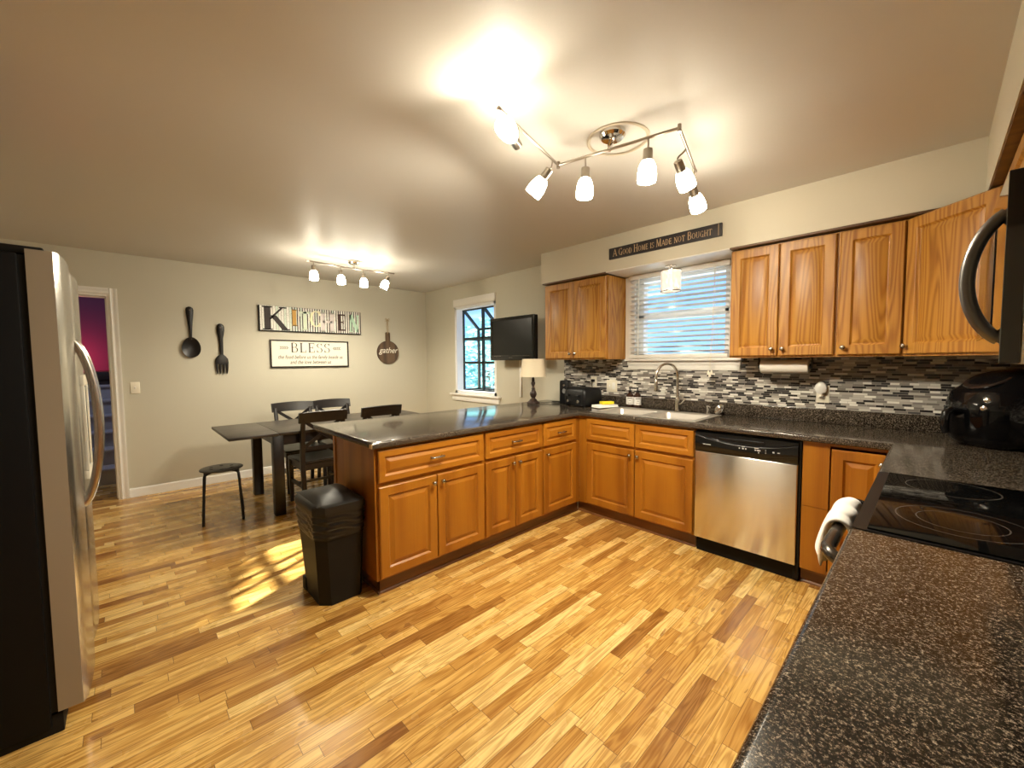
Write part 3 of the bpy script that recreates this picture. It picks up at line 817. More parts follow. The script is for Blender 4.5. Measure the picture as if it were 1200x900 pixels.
# towel over the oven handle
TY0, TY1 = -1.86, -1.56
bm = B(); hx, hz = RX0 - .064, .80
prof = [(.040, -.085), (.044, -.04), (.038, .005), (.026, .032), (.002, .044), (-.026, .036), (-.042, .008), (-.052, -.03), (-.062, -.07), (-.066, -.105), (-.052, -.128), (-.034, -.120), (-.026, -.085), (-.024, -.045), (-.0225, -.010), (-.014, .016), (.0, .0225), (.014, .016), (.0225, -.005), (.024, -.045), (.026, -.085)]
ny = 16; lps = []
for j in range(ny + 1):
    v = j / ny; y = TY0 + (TY1 - TY0) * v
    endk = 1 - .10 * abs(2 * v - 1) ** 4
    lp = []
    for i, (px, pz) in enumerate(prof):
        out = i <= 10
        wv = (.006 * math.sin(v * 13 + i * .5) + .003 * math.sin(v * 31 + i)) if out else 0
        if pz < -.06: pz = pz * (1 + .22 * v) + .006 * math.sin(v * 11)
        if not out: px, pz = px * 1.28, pz * 1.28
        lp.append((hx + px * (endk if out else 1) - wv * (1 if px < 0 else -1), y + (.010 * math.sin(i * .8) if pz < -.06 else 0), hz + pz))
    lps.append(lp)
loft(bm, lps, True, False, False)
bm.verts.ensure_lookup_table()
for j in (0, ny):
    T = bm.verts[j * 21:(j + 1) * 21]
    for q in range(9): bm.faces.new((T[q], T[q + 1], T[19 - q], T[20 - q]))
    bm.faces.new((T[9], T[10], T[11]))
M_TERRY = mat('white_terry', (.90, .88, .83), .95, sheen=.4)
tw_ = obj('towel', bm, M_TERRY, angle=180); tw_.modifiers.new('smooth', 'SUBSURF').levels = 2; tw_.modifiers[0].render_levels = 2
tag(tw_, 'white dish towel draped over the oven door handle', 'towel')

# ------------------------------------------------------------------ microwave
MX, MY0, MY1, MZ0, MZ1 = 2.268, -2.146, -1.392, 1.345, 1.757
t = thing('microwave', 'grey over-the-range microwave with a curved dark handle at the right edge', 'microwave', (MX, MY0, MZ0))
bm = B(); box(bm, .03, 0, 0, XR - .004 - MX, MY1 - MY0, MZ1 - MZ0, .003); obj('body', bm, M_MWSIDE, t)
bm = B(); box(bm, 0, 0, .002, .029, MY1 - MY0, MZ1 - MZ0 - .002, .001, 1); md = obj('door', bm, mat('mirror_dark_glass_door', (.02, .018, .016), .05, spec=.8, coat=1.0), t)
bm = B(); box(bm, -.002, .22, .07, .002, .70, .35, .001); obj('door_window', bm, M_BLACKG, md)
bm = B()
tube(bm, bez((.004, .06, .335), (-.032, .06, .31), (-.050, .06, .245), (-.050, .06, .195), 12) + bez((-.050, .06, .19), (-.050, .06, .14), (-.032, .06, .08), (.004, .06, .055), 12), .0135, 14)
obj('handle', bm, mat('dark_steel_handle', (.16, .15, .14), .3, .9), md)

# ------------------------------------------------------------------ refrigerator, facing +Y
t = thing('refrigerator', 'large side-by-side refrigerator with black side and stainless doors at the left edge', 'refrigerator', (-.92, -3.765, 0))
FW = .905
bm = B(); box(bm, 0, -.70, .03, FW, 0, 1.745, .006); obj('body', bm, mat('black_fridge_side', (.004, .004, .0045), .5, spec=.15), t)
bm = B(); box(bm, .01, -.60, 0, FW - .01, .03, .075, .004); obj('base_grille', bm, M_RUBBER, t)
for a_ in (FW - .12, .015):
    bm = B(); box(bm, a_, -.05, 1.745, a_ + .105, .06, 1.775, .006); obj('hinge_cover', bm, M_BLACK, t)
bm = B(); box(bm, .006, 0, .085, FW - .006, .018, 1.74); obj('door_gasket', bm, M_RUBBER, t)
M_FRSIDE = mat('taupe_door_side', (.27, .225, .17), .45)
def fr_door(x0, x1):
    bm = B(); n = 14; prof = []
    for i in range(n + 1):
        u = i / n; s = 2 * u - 1
        bulge = .085 * (1 - .14 * abs(s) ** 2.2 - (.10 * max(0, (abs(s) - .93) / .07) ** 2))
        prof.append((x0 + (x1 - x0) * u, .018 + bulge))
    poly = [(x0, .018)] + prof + [(x1, .018)]
    loft(bm, [[(u, v, .085) for u, v in poly], [(u, v, 1.762) for u, v in poly]])
    bmesh.ops.recalc_face_normals(bm, faces=bm.faces)
    for f in bm.faces:
        if abs(f.normal.x) > .9: f.material_index = 1
    return bm
dR = obj('door', fr_door(FW / 2 + .003, FW), [M_STEELV, M_FRSIDE], t, 30)
dL = obj('door', fr_door(0, FW / 2 - .003), [M_STEELV, M_FRSIDE], t, 30)
for dd, x in ((dR, FW / 2 + .045), (dL, FW / 2 - .045)):
    bm = B()
    tube(bm, bez((x, .092, 1.46), (x, .125, 1.43), (x, .156, 1.28), (x, .156, 1.10), 12) + bez((x, .156, 1.09), (x, .156, .92), (x, .125, .76), (x, .092, .74), 12), .016, 14, flat=.8)
    obj('handle', bm, M_STEELV, dd, 60)
bm = B()
box(bm, .10, .09, .82, .345, .112, .86, .004); box(bm, .10, .09, 1.26, .345, .112, 1.31, .004)
box(bm, .10, .09, .86, .125, .112, 1.26, .004); box(bm, .32, .09, .86, .345, .112, 1.26, .004)
dp_ = obj('dispenser', bm, M_IVORY, dL)
bm = B(); box(bm, .125, .09, .86, .32, .105, 1.26); obj('dispenser_recess', bm, M_RUBBER, dp_)

# ------------------------------------------------------------------ lettering
SERIF = {  # strokes on a unit-high letter: ('l',x0,y0,x1,y1,w) line, ('a',cx,cy,rx,ry,a0,a1,w) arc, ('s',x,y,half) serif
 'A': (.86, [('l', .06, 0, .43, 1, .07), ('l', .43, 1, .80, 0, .15), ('l', .2, .33, .64, .33, .06), ('s', .06, 0, .11), ('s', .80, 0, .13)]),
 'B': (.70, [('l', .16, 0, .16, 1, .15), ('l', .1, .97, .38, .97, .06), ('l', .1, .53, .40, .53, .06), ('l', .1, .03, .40, .03, .06), ('a', .36, .75, .20, .22, -90, 90, .12), ('a', .38, .28, .24, .25, -90, 90, .13)]),
 'C': (.76, [('a', .42, .5, .32, .46, 45, 315, .12), ('l', .66, .98, .66, .70, .06), ('l', .66, .02, .66, .26, .06)]),
 'D': (.82, [('l', .16, 0, .16, 1, .15), ('l', .08, .97, .36, .97, .06), ('l', .08, .03, .36, .03, .06), ('a', .36, .5, .34, .47, -90, 90, .13)]),
 'E': (.68, [('l', .16, 0, .16, 1, .15), ('l', .06, .97, .60, .97, .07), ('l', .16, .52, .46, .52, .06), ('l', .06, .03, .62, .03, .07), ('l', .59, 1, .59, .78, .05), ('l', .61, 0, .61, .24, .05), ('l', .46, .40, .46, .64, .05)]),
 'G': (.82, [('a', .42, .5, .32, .46, 45, 325, .12), ('l', .66, 0.05, .66, .45, .13), ('s', .66, .45, .14), ('l', .66, .98, .66, .72, .05)]),
 'H': (.88, [('l', .16, 0, .16, 1, .14), ('l', .72, 0, .72, 1, .14), ('l', .16, .52, .72, .52, .06), ('s', .16, 0, .14), ('s', .16, 1, .14), ('s', .72, 0, .14), ('s', .72, 1, .14)]),
 'I': (.34, [('l', .17, 0, .17, 1, .15), ('s', .17, 0, .15), ('s', .17, 1, .15)]),
 'K': (.90, [('l', .17, 0, .17, 1, .17), ('l', .24, .45, .68, 1, .07), ('l', .36, .62, .76, 0, .17), ('s', .17, 0, .16), ('s', .17, 1, .16), ('s', .68, 1, .13), ('s', .76, 0, .14)]),
 'L': (.66, [('l', .16, 0, .16, 1, .15), ('s', .16, 1, .14), ('l', .06, .03, .60, .03, .07), ('l', .59, 0, .59, .26, .05)]),
 'M': (1.0, [('l', .12, 0, .16, 1, .06), ('l', .18, 1, .50, .05, .14), ('l', .50, .05, .80, 1, .06), ('l', .84, 0, .82, 1, .14), ('s', .12, 0, .10), ('s', .84, 0, .14)]),
 'N': (.86, [('l', .14, 0, .14, 1, .07), ('l', .16, 1, .70, 0, .16), ('l', .72, 0, .72, 1, .07), ('s', .14, 0, .12), ('s', .12, 1, .10), ('s', .72, 1, .12)]),
 'O': (.84, [('a', .42, .5, .33, .46, 0, 360, .12)]),
 'S': (.62, [('a', .31, .74, .21, .22, 20, 270, .11), ('a', .31, .26, .23, .24, -160, 90, .11), ('l', .53, .98, .53, .74, .05), ('l', .07, .02, .07, .26, .05)]),
 'T': (.76, [('l', .38, 0, .38, 1, .15), ('l', .04, .96, .72, .96, .07), ('l', .06, 1, .06, .74, .05), ('l', .70, 1, .70, .74, .05), ('s', .38, 0, .15)]),
 'U': (.84, [('l', .16, .34, .16, 1, .14), ('l', .68, .34, .68, 1, .07), ('a', .42, .34, .26, .32, 180, 360, .09), ('s', .16, 1, .14), ('s', .68, 1, .12)]),
}
def letter(bm, ch, x, z, h, y, th=.0015, wx=1.0, mi=0, bold=1.0):
    adv, st_ = SERIF[ch]
    f = lambda u, v, d: (x + u * h * wx, y - d, z + v * h)
    def seg(p, q, w):
        p, q = Vector(p), Vector(q); d = (q - p)
        if d.length < 1e-6: return
        n = Vector((-d.y, d.x)).normalized() * w * bold / 2
        if abs(d.y) > abs(d.x) * .4: n = Vector((w * bold / 2 * (1 if d.y < 0 else -1) * -1, 0)) * -1
        prism(bm, [p - n, q - n, q + n, p + n], f, 0, th, mi)
    for s in st_:
        if s[0] == 'l': seg((s[1], s[2]), (s[3], s[4]), s[5])
        elif s[0] == 's':
            yb = s[2]; a, b = (0, .055) if yb < .5 else (yb - .055, yb)
            prism(bm, [(s[1] - s[3], a), (s[1] + s[3], a), (s[1] + s[3], b), (s[1] - s[3], b)], f, 0, th, mi)
        else:
            _, cx, cy, rx, ry, a0, a1, w = s; n = 18
            for i in range(n):
                t0 = math.radians(a0 + (a1 - a0) * i / n); t1 = math.radians(a0 + (a1 - a0) * (i + 1) / n)
                pts = []
                for t, k in ((t0, 1), (t1, 1), (t1, -1), (t0, -1)):
                    ww = w * bold * (.35 + .65 * abs(math.cos(t))) / 2 * k
                    pts.append((cx + (rx + ww) * math.cos(t), cy + (ry + ww * .6) * math.sin(t)))
                prism(bm, pts, f, 0, th, mi)
    return adv * h * wx
def words(bm, text, x, z, h, y, gap=.04, space=.35, wx=1.0, caps=1.0, small=1.0, mi=0, bold=1.0):
    """text; letters after '^' are drawn at full height, others at small"""
    big = False
    for ch in text:
        if ch == '^': big = True; continue
        if ch == ' ': x += space * h; continue
        hh = h * (caps if big else small)
        x += letter(bm, ch, x, z, hh, y, wx=wx, mi=mi, bold=bold) + gap * h; big = False
    return x
def script(bm, text, cx, z, size, y, th=.0012, shear=.28, sx=.85, mi=0, off=.0006):
    cu = bpy.data.curves.new('txt', 'FONT'); cu.body = text; cu.size = size; cu.shear = shear; cu.align_x = 'CENTER'; cu.resolution_u = 3; cu.offset = off
    o = link(bpy.data.objects.new('txt', cu)); dg = bpy.context.evaluated_depsgraph_get()
    me = o.evaluated_get(dg).to_mesh(); n0 = len(bm.verts); nf = len(bm.faces)
    bm.from_mesh(me); bm.verts.ensure_lookup_table(); bm.faces.ensure_lookup_table()
    for v in bm.verts[n0:]: v.co = Vector((cx + v.co.x * sx, y - th, z + v.co.y))
    for f in bm.faces[nf:]: f.material_index = mi
    o.evaluated_get(dg).to_mesh_clear(); bpy.data.objects.remove(o); bpy.data.curves.remove(cu)

# "A GOOD HOME..." board on the soffit
M_SIGN = mat('charcoal_sign_paint', (.018, .014, .016), .6); M_GOLD = mat('tan_letter_paint', (.52, .36, .20), .6)
t = thing('wall_sign', 'long dark sign reading A GOOD HOME IS MADE NOT BOUGHT on the soffit', 'sign', (.146, -SOF_D, 2.249))
bm = B(); box(bm, 0, -.018, 0, .935, 0, .094, .002); obj('board', bm, M_SIGN, t)
bm = B(); box(bm, .912, -.0186, .006, .915, -.0182, .088); obj('edge_line', bm, M_GOLD, t)
bm = B(); xe = words(bm, '^A ^GOOD ^HOME IS ^MADE NOT ^BOUGHT', 0, 0, .060, 0, gap=.07, space=.34, caps=1.0, small=.74)
k = .83 / xe
for v in bm.verts: v.co = Vector((.042 + v.co.x * k, v.co.y - .018, .020 + v.co.z))
obj('lettering', bm, M_GOLD, t)

KW = XL   # kitchen wall plane; signs are built facing -Y and turned to face +X
RZ = PI / 2
# KITCHEN canvas
def stripes():
    m = mat('striped_canvas', (.8, .8, .75), .7); nt, p = P(m); x, y, z, rnd, oc = ocoord(nt)
    k = (x / .030).floor(); f = (x / .030).fract(); r = wnoise(nt, comb(nt, k, 1.0, 1.0))
    c = ramp(nt, r, [(0, (.78, .77, .70)), (.45, (.70, .66, .60)), (.62, (.62, .70, .60)), (.8, (.60, .55, .50))], 'CONSTANT')
    c = mixc(nt, f.lt(.42) * x.gt(.36), c, (.03, .024, .02))
    c = mixc(nt, f.lt(.15) * x.lt(.36), c, (.33, .28, .25))
    n = noise(nt, oc, 120, 2); c = mixc(nt, n.gt(.62) * .7, c, (.16, .13, .12))
    nt.links.new(c, p.inputs['Base Color']); return m
t = thing('wall_sign', 'wide striped canvas reading KITCHEN on the far wall, above the BLESS sign', 'sign', (KW, -2.325, 1.752), RZ)
bm = B(); box(bm, 0, -.034, 0, 1.245, 0, .308, .002); obj('canvas_edge', bm, M_RUBBER, t)
bm = B(); box(bm, .012, -.0350, .010, 1.24, -.0342, .306); obj('canvas', bm, stripes(), t)
LC = [mat('letter_' + n, c, .7) for n, c in (('charcoal', (.030, .020, .018)), ('ochre', (.50, .28, .06)), ('pale_green', (.62, .70, .54)), ('cream', (.80, .74, .48)), ('lace', (.60, .54, .52)), ('brown', (.05, .02, .014)), ('mint', (.46, .66, .50)))]
bm = B()
for ch, x, z, h, wx, mi, bd in (('K', .035, .014, .285, 1.17, 0, 1.25), ('I', .355, .075, .205, 1.0, 1, 1.5), ('T', .440, .03, .23, .85, 2, 1.5), ('C', .570, .075, .21, .90, 3, 1.6), ('H', .70, .02, .25, .86, 4, 1.8), ('E', .915, .045, .215, .86, 5, 1.3), ('N', 1.075, .03, .235, .74, 6, 1.7)):
    letter(bm, ch, x, z, h, -.0352, .0012, wx, mi, bd)
obj('lettering', bm, LC, t, label='seven letters of different colours')

# BLESS sign
t = thing('wall_sign', 'black framed cream sign with the word BLESS under the wide striped sign', 'sign', (KW, -2.215, 1.305), RZ)
w, h = .955, .345
bm = B()
loft(bm, [[(a, y, b) for a, b in ((i, i), (w - i, i), (w - i, h - i), (i, h - i))] for i, y in ((0, 0), (0, -.026), (.014, -.026), (.016, -.012))], cap1=False)
obj('frame', bm, M_CARVED, t)
bm = B(); box(bm, .010, -.014, .010, w - .010, -.004, h - .010); obj('panel', bm, M_CREAM, t)
M_INK = mat('faded_black_ink', (.045, .038, .03), .7)
bm = B()
xe = words(bm, '^B^L^E^S^S', 0, .0, .125, 0, gap=.12, bold=.85, wx=1.0)
kk = .50 / xe
for v in bm.verts: v.co = Vector((.228 + v.co.x * kk, v.co.y - .014, .188 + v.co.z))
script(bm, 'the food before us the family beside us', w / 2, .110, .066, -.014, sx=.76)
script(bm, 'and the love between us', w / 2 - .01, .045, .066, -.014, sx=.76)
for s in (-1, 1):       # leaf sprigs either side
    cx0 = w / 2 + s * .265
    tube(bm, [(cx0, -.0145, .245), (cx0 + s * .10, -.0145, .25)], .0012, 5)
    for i in range(4):
        px = cx0 + s * (.01 + .024 * i)
        for q in (-1, 1):
            a = (px, .247); b = (px + s * .026, .247 + q * .020)
            tube(bm, [(a[0], -.0145, a[1]), ((a[0] + b[0]) / 2, -.0145, (a[1] + b[1]) / 2 + q * .002), (b[0], -.0145, b[1])], .002, 5, rf=lambda t: .0008 + .0045 * math.sin(PI * t))
obj('lettering', bm, M_INK, t)

# round "gather" board
t = thing('cutting_board', 'round brown hanging board with the word gather, right of the signs', 'wall decoration', (KW, -.668, 1.335), RZ)
R_ = .172
poly = []
a0 = math.asin(.034 / R_)
for i in range(41):
    a = PI / 2 + a0 + (2 * PI - 2 * a0) * i / 40
    poly.append((R_ * math.cos(a), R_ + R_ * math.sin(a)))
poly += [(.034, 2 * R_ + .115), (.026, 2 * R_ + .125), (-.026, 2 * R_ + .125), (-.034, 2 * R_ + .115)]
bm = B(); loft(bm, [[(u * s, y, R_ + (v - R_) * s) for u, v in poly] for s, y in ((1, -.002), (1, -.016), (.985, -.019))]); obj('board', bm, M_BROWNB, t)
bm = B(); script(bm, 'gather', 0, .165, .118, -.0192, shear=.3, sx=.95); obj('lettering', bm, M_CREAM, t)
M_TWINE = mat('twine', (.42, .30, .16), .9)
bm = B(); zt = 2 * R_ + .105
tube(bm, [(-.004, -.021, zt), (-.012, -.012, zt + .10), (0, -.012, zt + .205)], .0028, 6); tube(bm, [(.004, -.021, zt), (.012, -.012, zt + .10), (0, -.012, zt + .205)], .0028, 6)
for s in (-1, 1):
    tube(bm, [(0, -.014, zt + .2), (s * .022, -.014, zt + .225), (s * .034, -.014, zt + .21), (s * .02, -.014, zt + .198), (0, -.014, zt + .2)], .003, 6)
    tube(bm, [(0, -.014, zt + .2), (s * .018, -.014, zt + .185), (s * .03, -.014, zt + .178)], .003, 6)
obj('twine_bow', bm, M_TWINE, t)

# wooden spoon and fork
def handle_loops(bm, spec, y0=-.016):
    loft(bm, [[(hw_ * math.cos(2 * PI * i / 14), y0 + th_ * math.sin(2 * PI * i / 14), z) for i in range(14)] for z, hw_, th_ in spec])
bm = B()
handle_loops(bm, [(.195, .012, .009), (.24, .013, .010), (.32, .017, .010), (.42, .026, .011), (.49, .033, .012), (.52, .034, .012), (.54, .028, .011), (.552, .012, .008)])
n, mr = 28, 7
rw_, rh_ = .082, .112; zc = .112
rings_ = []
def bowl_pt(a, r, front):
    zz = math.sin(a); xx = math.cos(a) * (1 - .10 * zz)
    depth = (1 - r * r)
    y = (-.030 + .022 * depth) if front else (-.026 + .023 * depth)
    return (xx * rw_ * r, y, zc + zz * rh_ * r)
loops = [[bowl_pt(2 * PI * i / n, max(.03, 1 - k / mr), True) for i in range(n)] for k in range(mr, -1, -1)]
loops += [[bowl_pt(2 * PI * i / n, max(.03, 1 - k / mr), False) for i in range(n)] for k in range(0, mr + 1)]
loft(bm, loops)
sp = obj('carved_spoon', bm, M_CARVED, angle=60); sp.location = (KW, -2.972, 1.428); sp.rotation_euler = (0, 0, RZ)
tag(sp, 'large black carved spoon hung on the far wall beside the doorway', 'wall decoration')
bm = B(); lathe(bm, [(.008, 0), (.008, .002)], (0, -.027, .515), (0, -1, 0), 12); obj('hanging_hole', bm, M_BROWNB, sp)
bm = B()
handle_loops(bm, [(.205, .016, .008), (.25, .018, .010), (.33, .020, .010), (.41, .022, .010), (.46, .032, .011), (.50, .037, .012), (.54, .036, .012), (.562, .028, .011), (.575, .012, .008)])
loft(bm, [[(x, y, z) for x, y in rrect(-hw_, -.024, hw_, -.010, .006, 3)] for z, hw_ in ((.225, .018), (.205, .040), (.175, .060), (.14, .063), (.115, .062))])
for x in (-.0505, -.017, .017, .0505):
    loft(bm, [[(x * f + u, v + dy, z) for u, v in rrect(-hw_, -.024, hw_, -.012, .004, 3)] for z, hw_, f, dy in ((.125, .0115, 1, 0), (.08, .0105, .99, .001), (.035, .008, .95, .002), (.004, .003, .9, .004))])
fk = obj('carved_fork', bm, M_CARVED, angle=60); fk.location = (KW, -2.704, 1.238); fk.rotation_euler = (0, 0, RZ)
tag(fk, 'large black carved fork hung on the far wall right of the spoon', 'wall decoration')
bm = B(); lathe(bm, [(.008, 0), (.008, .002)], (0, -.027, .53), (0, -1, 0), 12); obj('hanging_hole', bm, M_BROWNB, fk)

def plate(name, label, cat, loc, rz, w, h, kind):
    t = thing(name, label, cat, loc, rz)
    bm = B(); box(bm, -w / 2, -.006, -h / 2, w / 2, 0, h / 2, .003, 3); obj('cover_plate', bm, M_IVORY, t)
    for i, k in enumerate(kind):
        x = (i - (len(kind) - 1) / 2) * .046
        if k == 't':
            bm = B(); box(bm, x - .006, -.0075, -.012, x + .006, -.006, .012, .001); box(bm, x - .004, -.016, -.001, x + .004, -.006, .008, .002); obj('toggle', bm, M_WHITE, t)
        if k == 'o':
            bm = B()
            for zz in (-.02, .02): lathe(bm, [(.0165, 0), (.0165, .0018)], (x, -.006, zz), (0, -1, 0), 18)
            rc = obj('receptacle', bm, M_WHITE, t)
            bm = B()
            for zz in (-.02, .02):
                for xx in (-.006, .006): box(bm, x + xx - .001, -.0083, zz - .001, x + xx + .001, -.0077, zz + .008)
                lathe(bm, [(.0022, 0), (.0022, .0005)], (x, -.0078, zz - .008), (0, -1, 0), 8)
            obj('slots', bm, M_RUBBER, rc)
        if k == 'g':
            bm = B(); box(bm, x - .016, -.008, -.033, x + .016, -.006, .033, .001); obj('rocker', bm, M_WHITE, t)
    return t
plate('light_switch', 'single ivory light switch on the far wall beside the doorway', 'switch', (KW, -3.440, 1.12), RZ, .072, .118, 't')
plate('light_switch', 'ivory double switch plate on the tile between toaster and soap bottles', 'switch', (-.048, -.009, 1.108), 0, .120, .118, 'tg')
ot = plate('wall_outlet', 'ivory wall outlet on the tile behind the black toaster', 'outlet', (-.262, -.009, 1.135), 0, .072, .118, 'o')
ot2 = plate('wall_outlet', 'ivory wall outlet on the tile under the right wall cabinets', 'outlet', (1.640, -.009, 1.115), 0, .074, .120, 'o')
t = thing('air_freshener', 'rounded white plug-in freshener in the outlet under the right cabinets', 'air freshener', (1.632, -.018, 1.15))
bm = B()
loft(bm, [[(x * s, y, z * s * 1.25 + .008) for x, z in [(.035 * math.cos(2 * PI * i / 20), .035 * math.sin(2 * PI * i / 20)) for i in range(20)]] for s, y in ((.7, 0), (.95, -.006), (1, -.02), (.92, -.036), (.6, -.045), (.2, -.047))])
obj('body', bm, M_WHITE, t); bm = B(); lathe(bm, [(.016, 0), (.014, .02), (.012, .026)], (0, -.022, -.05), (0, 0, 1), 16); obj('bottle', bm, M_IVORY, t)

# ------------------------------------------------------------------ dining table, chairs, stool
t = thing('dining_table', 'long black-brown extendable dining table by the far wall', 'table', (-2.27, -1.93, 0))
TX, TYA = .45, .99
bm = B(); box(bm, -TX, -.615, .718, TX, .615, .742, .003); obj('tabletop', bm, M_GREYWOOD, t)
for s in (-1, 1):
    bm = B(); box(bm, -TX, min(s * .618, s * TYA), .718, TX, max(s * .618, s * TYA), .742, .003); obj('extension_leaf', bm, M_GREYWOOD, t)
bm = B()
for s in (-1, 1):
    box(bm, s * (TX - .055) - .011, -.63, .625, s * (TX - .055) + .011, .63, .717); box(bm, -TX + .06, s * .63 - .011, .625, TX - .06, s * .63 + .011, .717)
obj('apron', bm, M_BLKWOOD, t)
for sx in (-1, 1):
    for sy in (-1, 1):
        bm = B(); cx_, cy_ = sx * (TX - .05), sy * .625
        box(bm, cx_ - .042, cy_ - .042, 0, cx_ + .042, cy_ + .042, .717, .004); obj('leg', bm, M_BLKWOOD, t)

def make_chair(label):
    t = thing('dining_chair', label, 'chair', group='cross-back dining chairs around the table')
    bm = B()
    prof = [(.19, .0), (.215, .06)]
    sh = rrect(-.205, -.19, .205, .225, .03, 4)
    sh2 = [(x * (1 if y > 0 else .93), y) for x, y in sh]
    loft(bm, [[(x * s, y * s, z) for x, y in sh2] for s, z in ((.96, .425), (1, .431), (1, .446), (.975, .452), (.7, .447), (.3, .444))]); obj('seat', bm, M_BLKWOOD, t)
    bm = B()
    for a, b, c_, d_ in ((-.165, -.17, .165, -.15), (-.18, .175, .18, .195)): box(bm, a, b, .365, c_, d_, .425)
    for s in (-1, 1): box(bm, s * .172 - .01, -.16, .365, s * .172 + .01, .185, .425)
    obj('seat_frame', bm, M_BLKWOOD, t)
    for s in (-1, 1):
        bm = B()
        loft(bm, [[(s * .18 + u * k, .19 + v * k, z) for u, v in rrect(-.021, -.021, .021, .021, .004, 2)] for z, k in ((0, .72), (.25, .9), (.425, 1))]); obj('leg', bm, M_BLKWOOD, t)
        bm = B()   # rear leg running up into the back post
        loft(bm, [[(s * .178 + u * k, yy + v * k, z) for u, v in rrect(-.019, -.021, .019, .021, .004, 2)] for z, yy, k in ((0, -.235, .85), (.2, -.20, .95), (.40, -.178, 1), (.50, -.178, 1), (.65, -.192, .95), (.80, -.222, .9), (.86, -.238, .85))]); obj('leg', bm, M_BLKWOOD, t)
    bm = B()
    for s in (-1, 1): box(bm, s * .178 - .009, -.195, .20, s * .178 + .009, .185, .232)
    box(bm, -.17, -.005, .205, .17, .013, .229); obj('stretcher', bm, M_BLKWOOD, t)
    bm = B(); N_ = 14; lp = []
    for i in range(N_ + 1):
        u = 2 * i / N_ - 1; x = u * .215; yo = -.225 - .028 * (1 - u * u)
        dz = .008 * (1 - u * u)
        lp.append([(x, yo + .013, .82 + dz * .3), (x, yo - .013 + .004, .815 + dz * .3), (x, yo - .013 - .022, .908 + dz), (x, yo - .009 - .018, .914 + dz), (x, yo + .009 - .018, .912 + dz)])
    loft(bm, lp); obj('top_rail', bm, M_BLKWOOD, t)
    bm = B()
    loft(bm, [[(x, yy + v, z + w_) for v, w_ in ((-.009, -.018), (.009, -.018), (.009, .018), (-.009, .018))] for x, yy, z in ((-.17, -.182, .57), (0, -.198, .57), (.17, -.182, .57))]); obj('lower_rail', bm, M_BLKWOOD, t)
    bm = B()
    for s in (-1, 1):
        pts = bez((-s * .165, -.183, .585), (-s * .06, -.200, .655), (s * .06, -.222, .745), (s * .165, -.222, .83), 10)
        lps = []
        for i, q in enumerate(pts):
            d = (pts[min(i + 1, 10)] - pts[max(i - 1, 0)]).normalized(); nn = Vector((-d.z, 0, d.x)).normalized() * .0155
            off = Vector((0, .004 * s, 0))
            lps.append([q + nn + off + Vector((0, .007, 0)), q - nn + off + Vector((0, .007, 0)), q - nn + off - Vector((0, .007, 0)), q + nn + off - Vector((0, .007, 0))])
        loft(bm, lps)
    obj('cross_back', bm, M_BLKWOOD, t)
    return t
ch0 = make_chair('black cross-back chair on the near side of the table, right behind the trash can')
ch0.location = (-1.99, -2.19, 0); ch0.rotation_euler = (0, 0, PI / 2)
for loc, rz, lb in (((-1.99, -1.615, 0), PI / 2, 'black cross-back chair on the near side, only its top showing over the peninsula'),
                    ((-2.63, -2.145, 0), -PI / 2, 'black cross-back chair by the wall under the BLESS sign, left one'),
                    ((-2.63, -1.712, 0), -PI / 2, 'black cross-back chair by the wall with bluish window shine on its top rail')):
    c = copy_tree(ch0); c.location = loc; c.rotation_euler = (0, 0, rz); c['label'] = lb

t = thing('stool', 'small round black metal stool at the left end of the dining table', 'stool', (-2.13, -2.935, 0), math.radians(-8))
bm = B(); lathe(bm, [(.02, .437), (.15, .437), (.158, .442), (.158, .448), (.152, .452), (.02, .450)], n=36); seat = obj('seat', bm, mat('black_stool_seat', (.03, .026, .022), .4), t)
bm = B()
for a in range(6):
    for r_ in (.085,): lathe(bm, [(.014, 0), (.014, .0012)], (r_ * math.cos(a * PI / 3), r_ * math.sin(a * PI / 3), .4511), (0, 0, 1), 12)
obj('holes', bm, M_RUBBER, seat, label='dark round holes')
for sx in (-1, 1):
    for sy in (-1, 1):
        bm = B(); k = .150 if sx < 0 else .140
        tube(bm, bez((sx * .05, sy * .05, .432), (sx * .12, sy * .12, .432), (sx * .118, sy * .118, .425), (sx * .121, sy * .121, .39), 8) + [(sx * k, sy * k, 0)], .0105, 10); obj('leg', bm, M_BLACK, t)

# ------------------------------------------------------------------ trash can
t = thing('trash_can', 'tall black trash can with lid and bag in front of the peninsula end', 'trash can', (-.275, -2.672, 0))
def bin_loop(x0, x1, y0, y1, z, c=.05):
    return [(x0 + c, y0, z), (x1 - c, y0, z), (x1, y0 + c, z), (x1, y1 - .02, z), (x1 - .02, y1, z), (x0 + .02, y1, z), (x0, y1 - .02, z), (x0, y0 + c, z)]
def bl(f, z, c=.05):   # f 0 bottom .. 1 top
    return bin_loop(-.150 - .052 * f, .155 + .033 * f, -.112 - .028 * f, .118 + .012 * f, z, c)
bm = B()
loft(bm, [bl(0, .0), bl(0, .012), bl(1, .54)]); obj('bin', bm, mat('black_bin_plastic', (.006, .0055, .005), .5, spec=.25), t, 30)
bm = B(); box(bm, -.150, -.122, .004, -.155 + .06, -.10, .085, .006); obj('pedal', bm, M_RUBBER, t)
bm = B(); rb = random.Random(2)
nseg = 60; rows = 22; lps = []
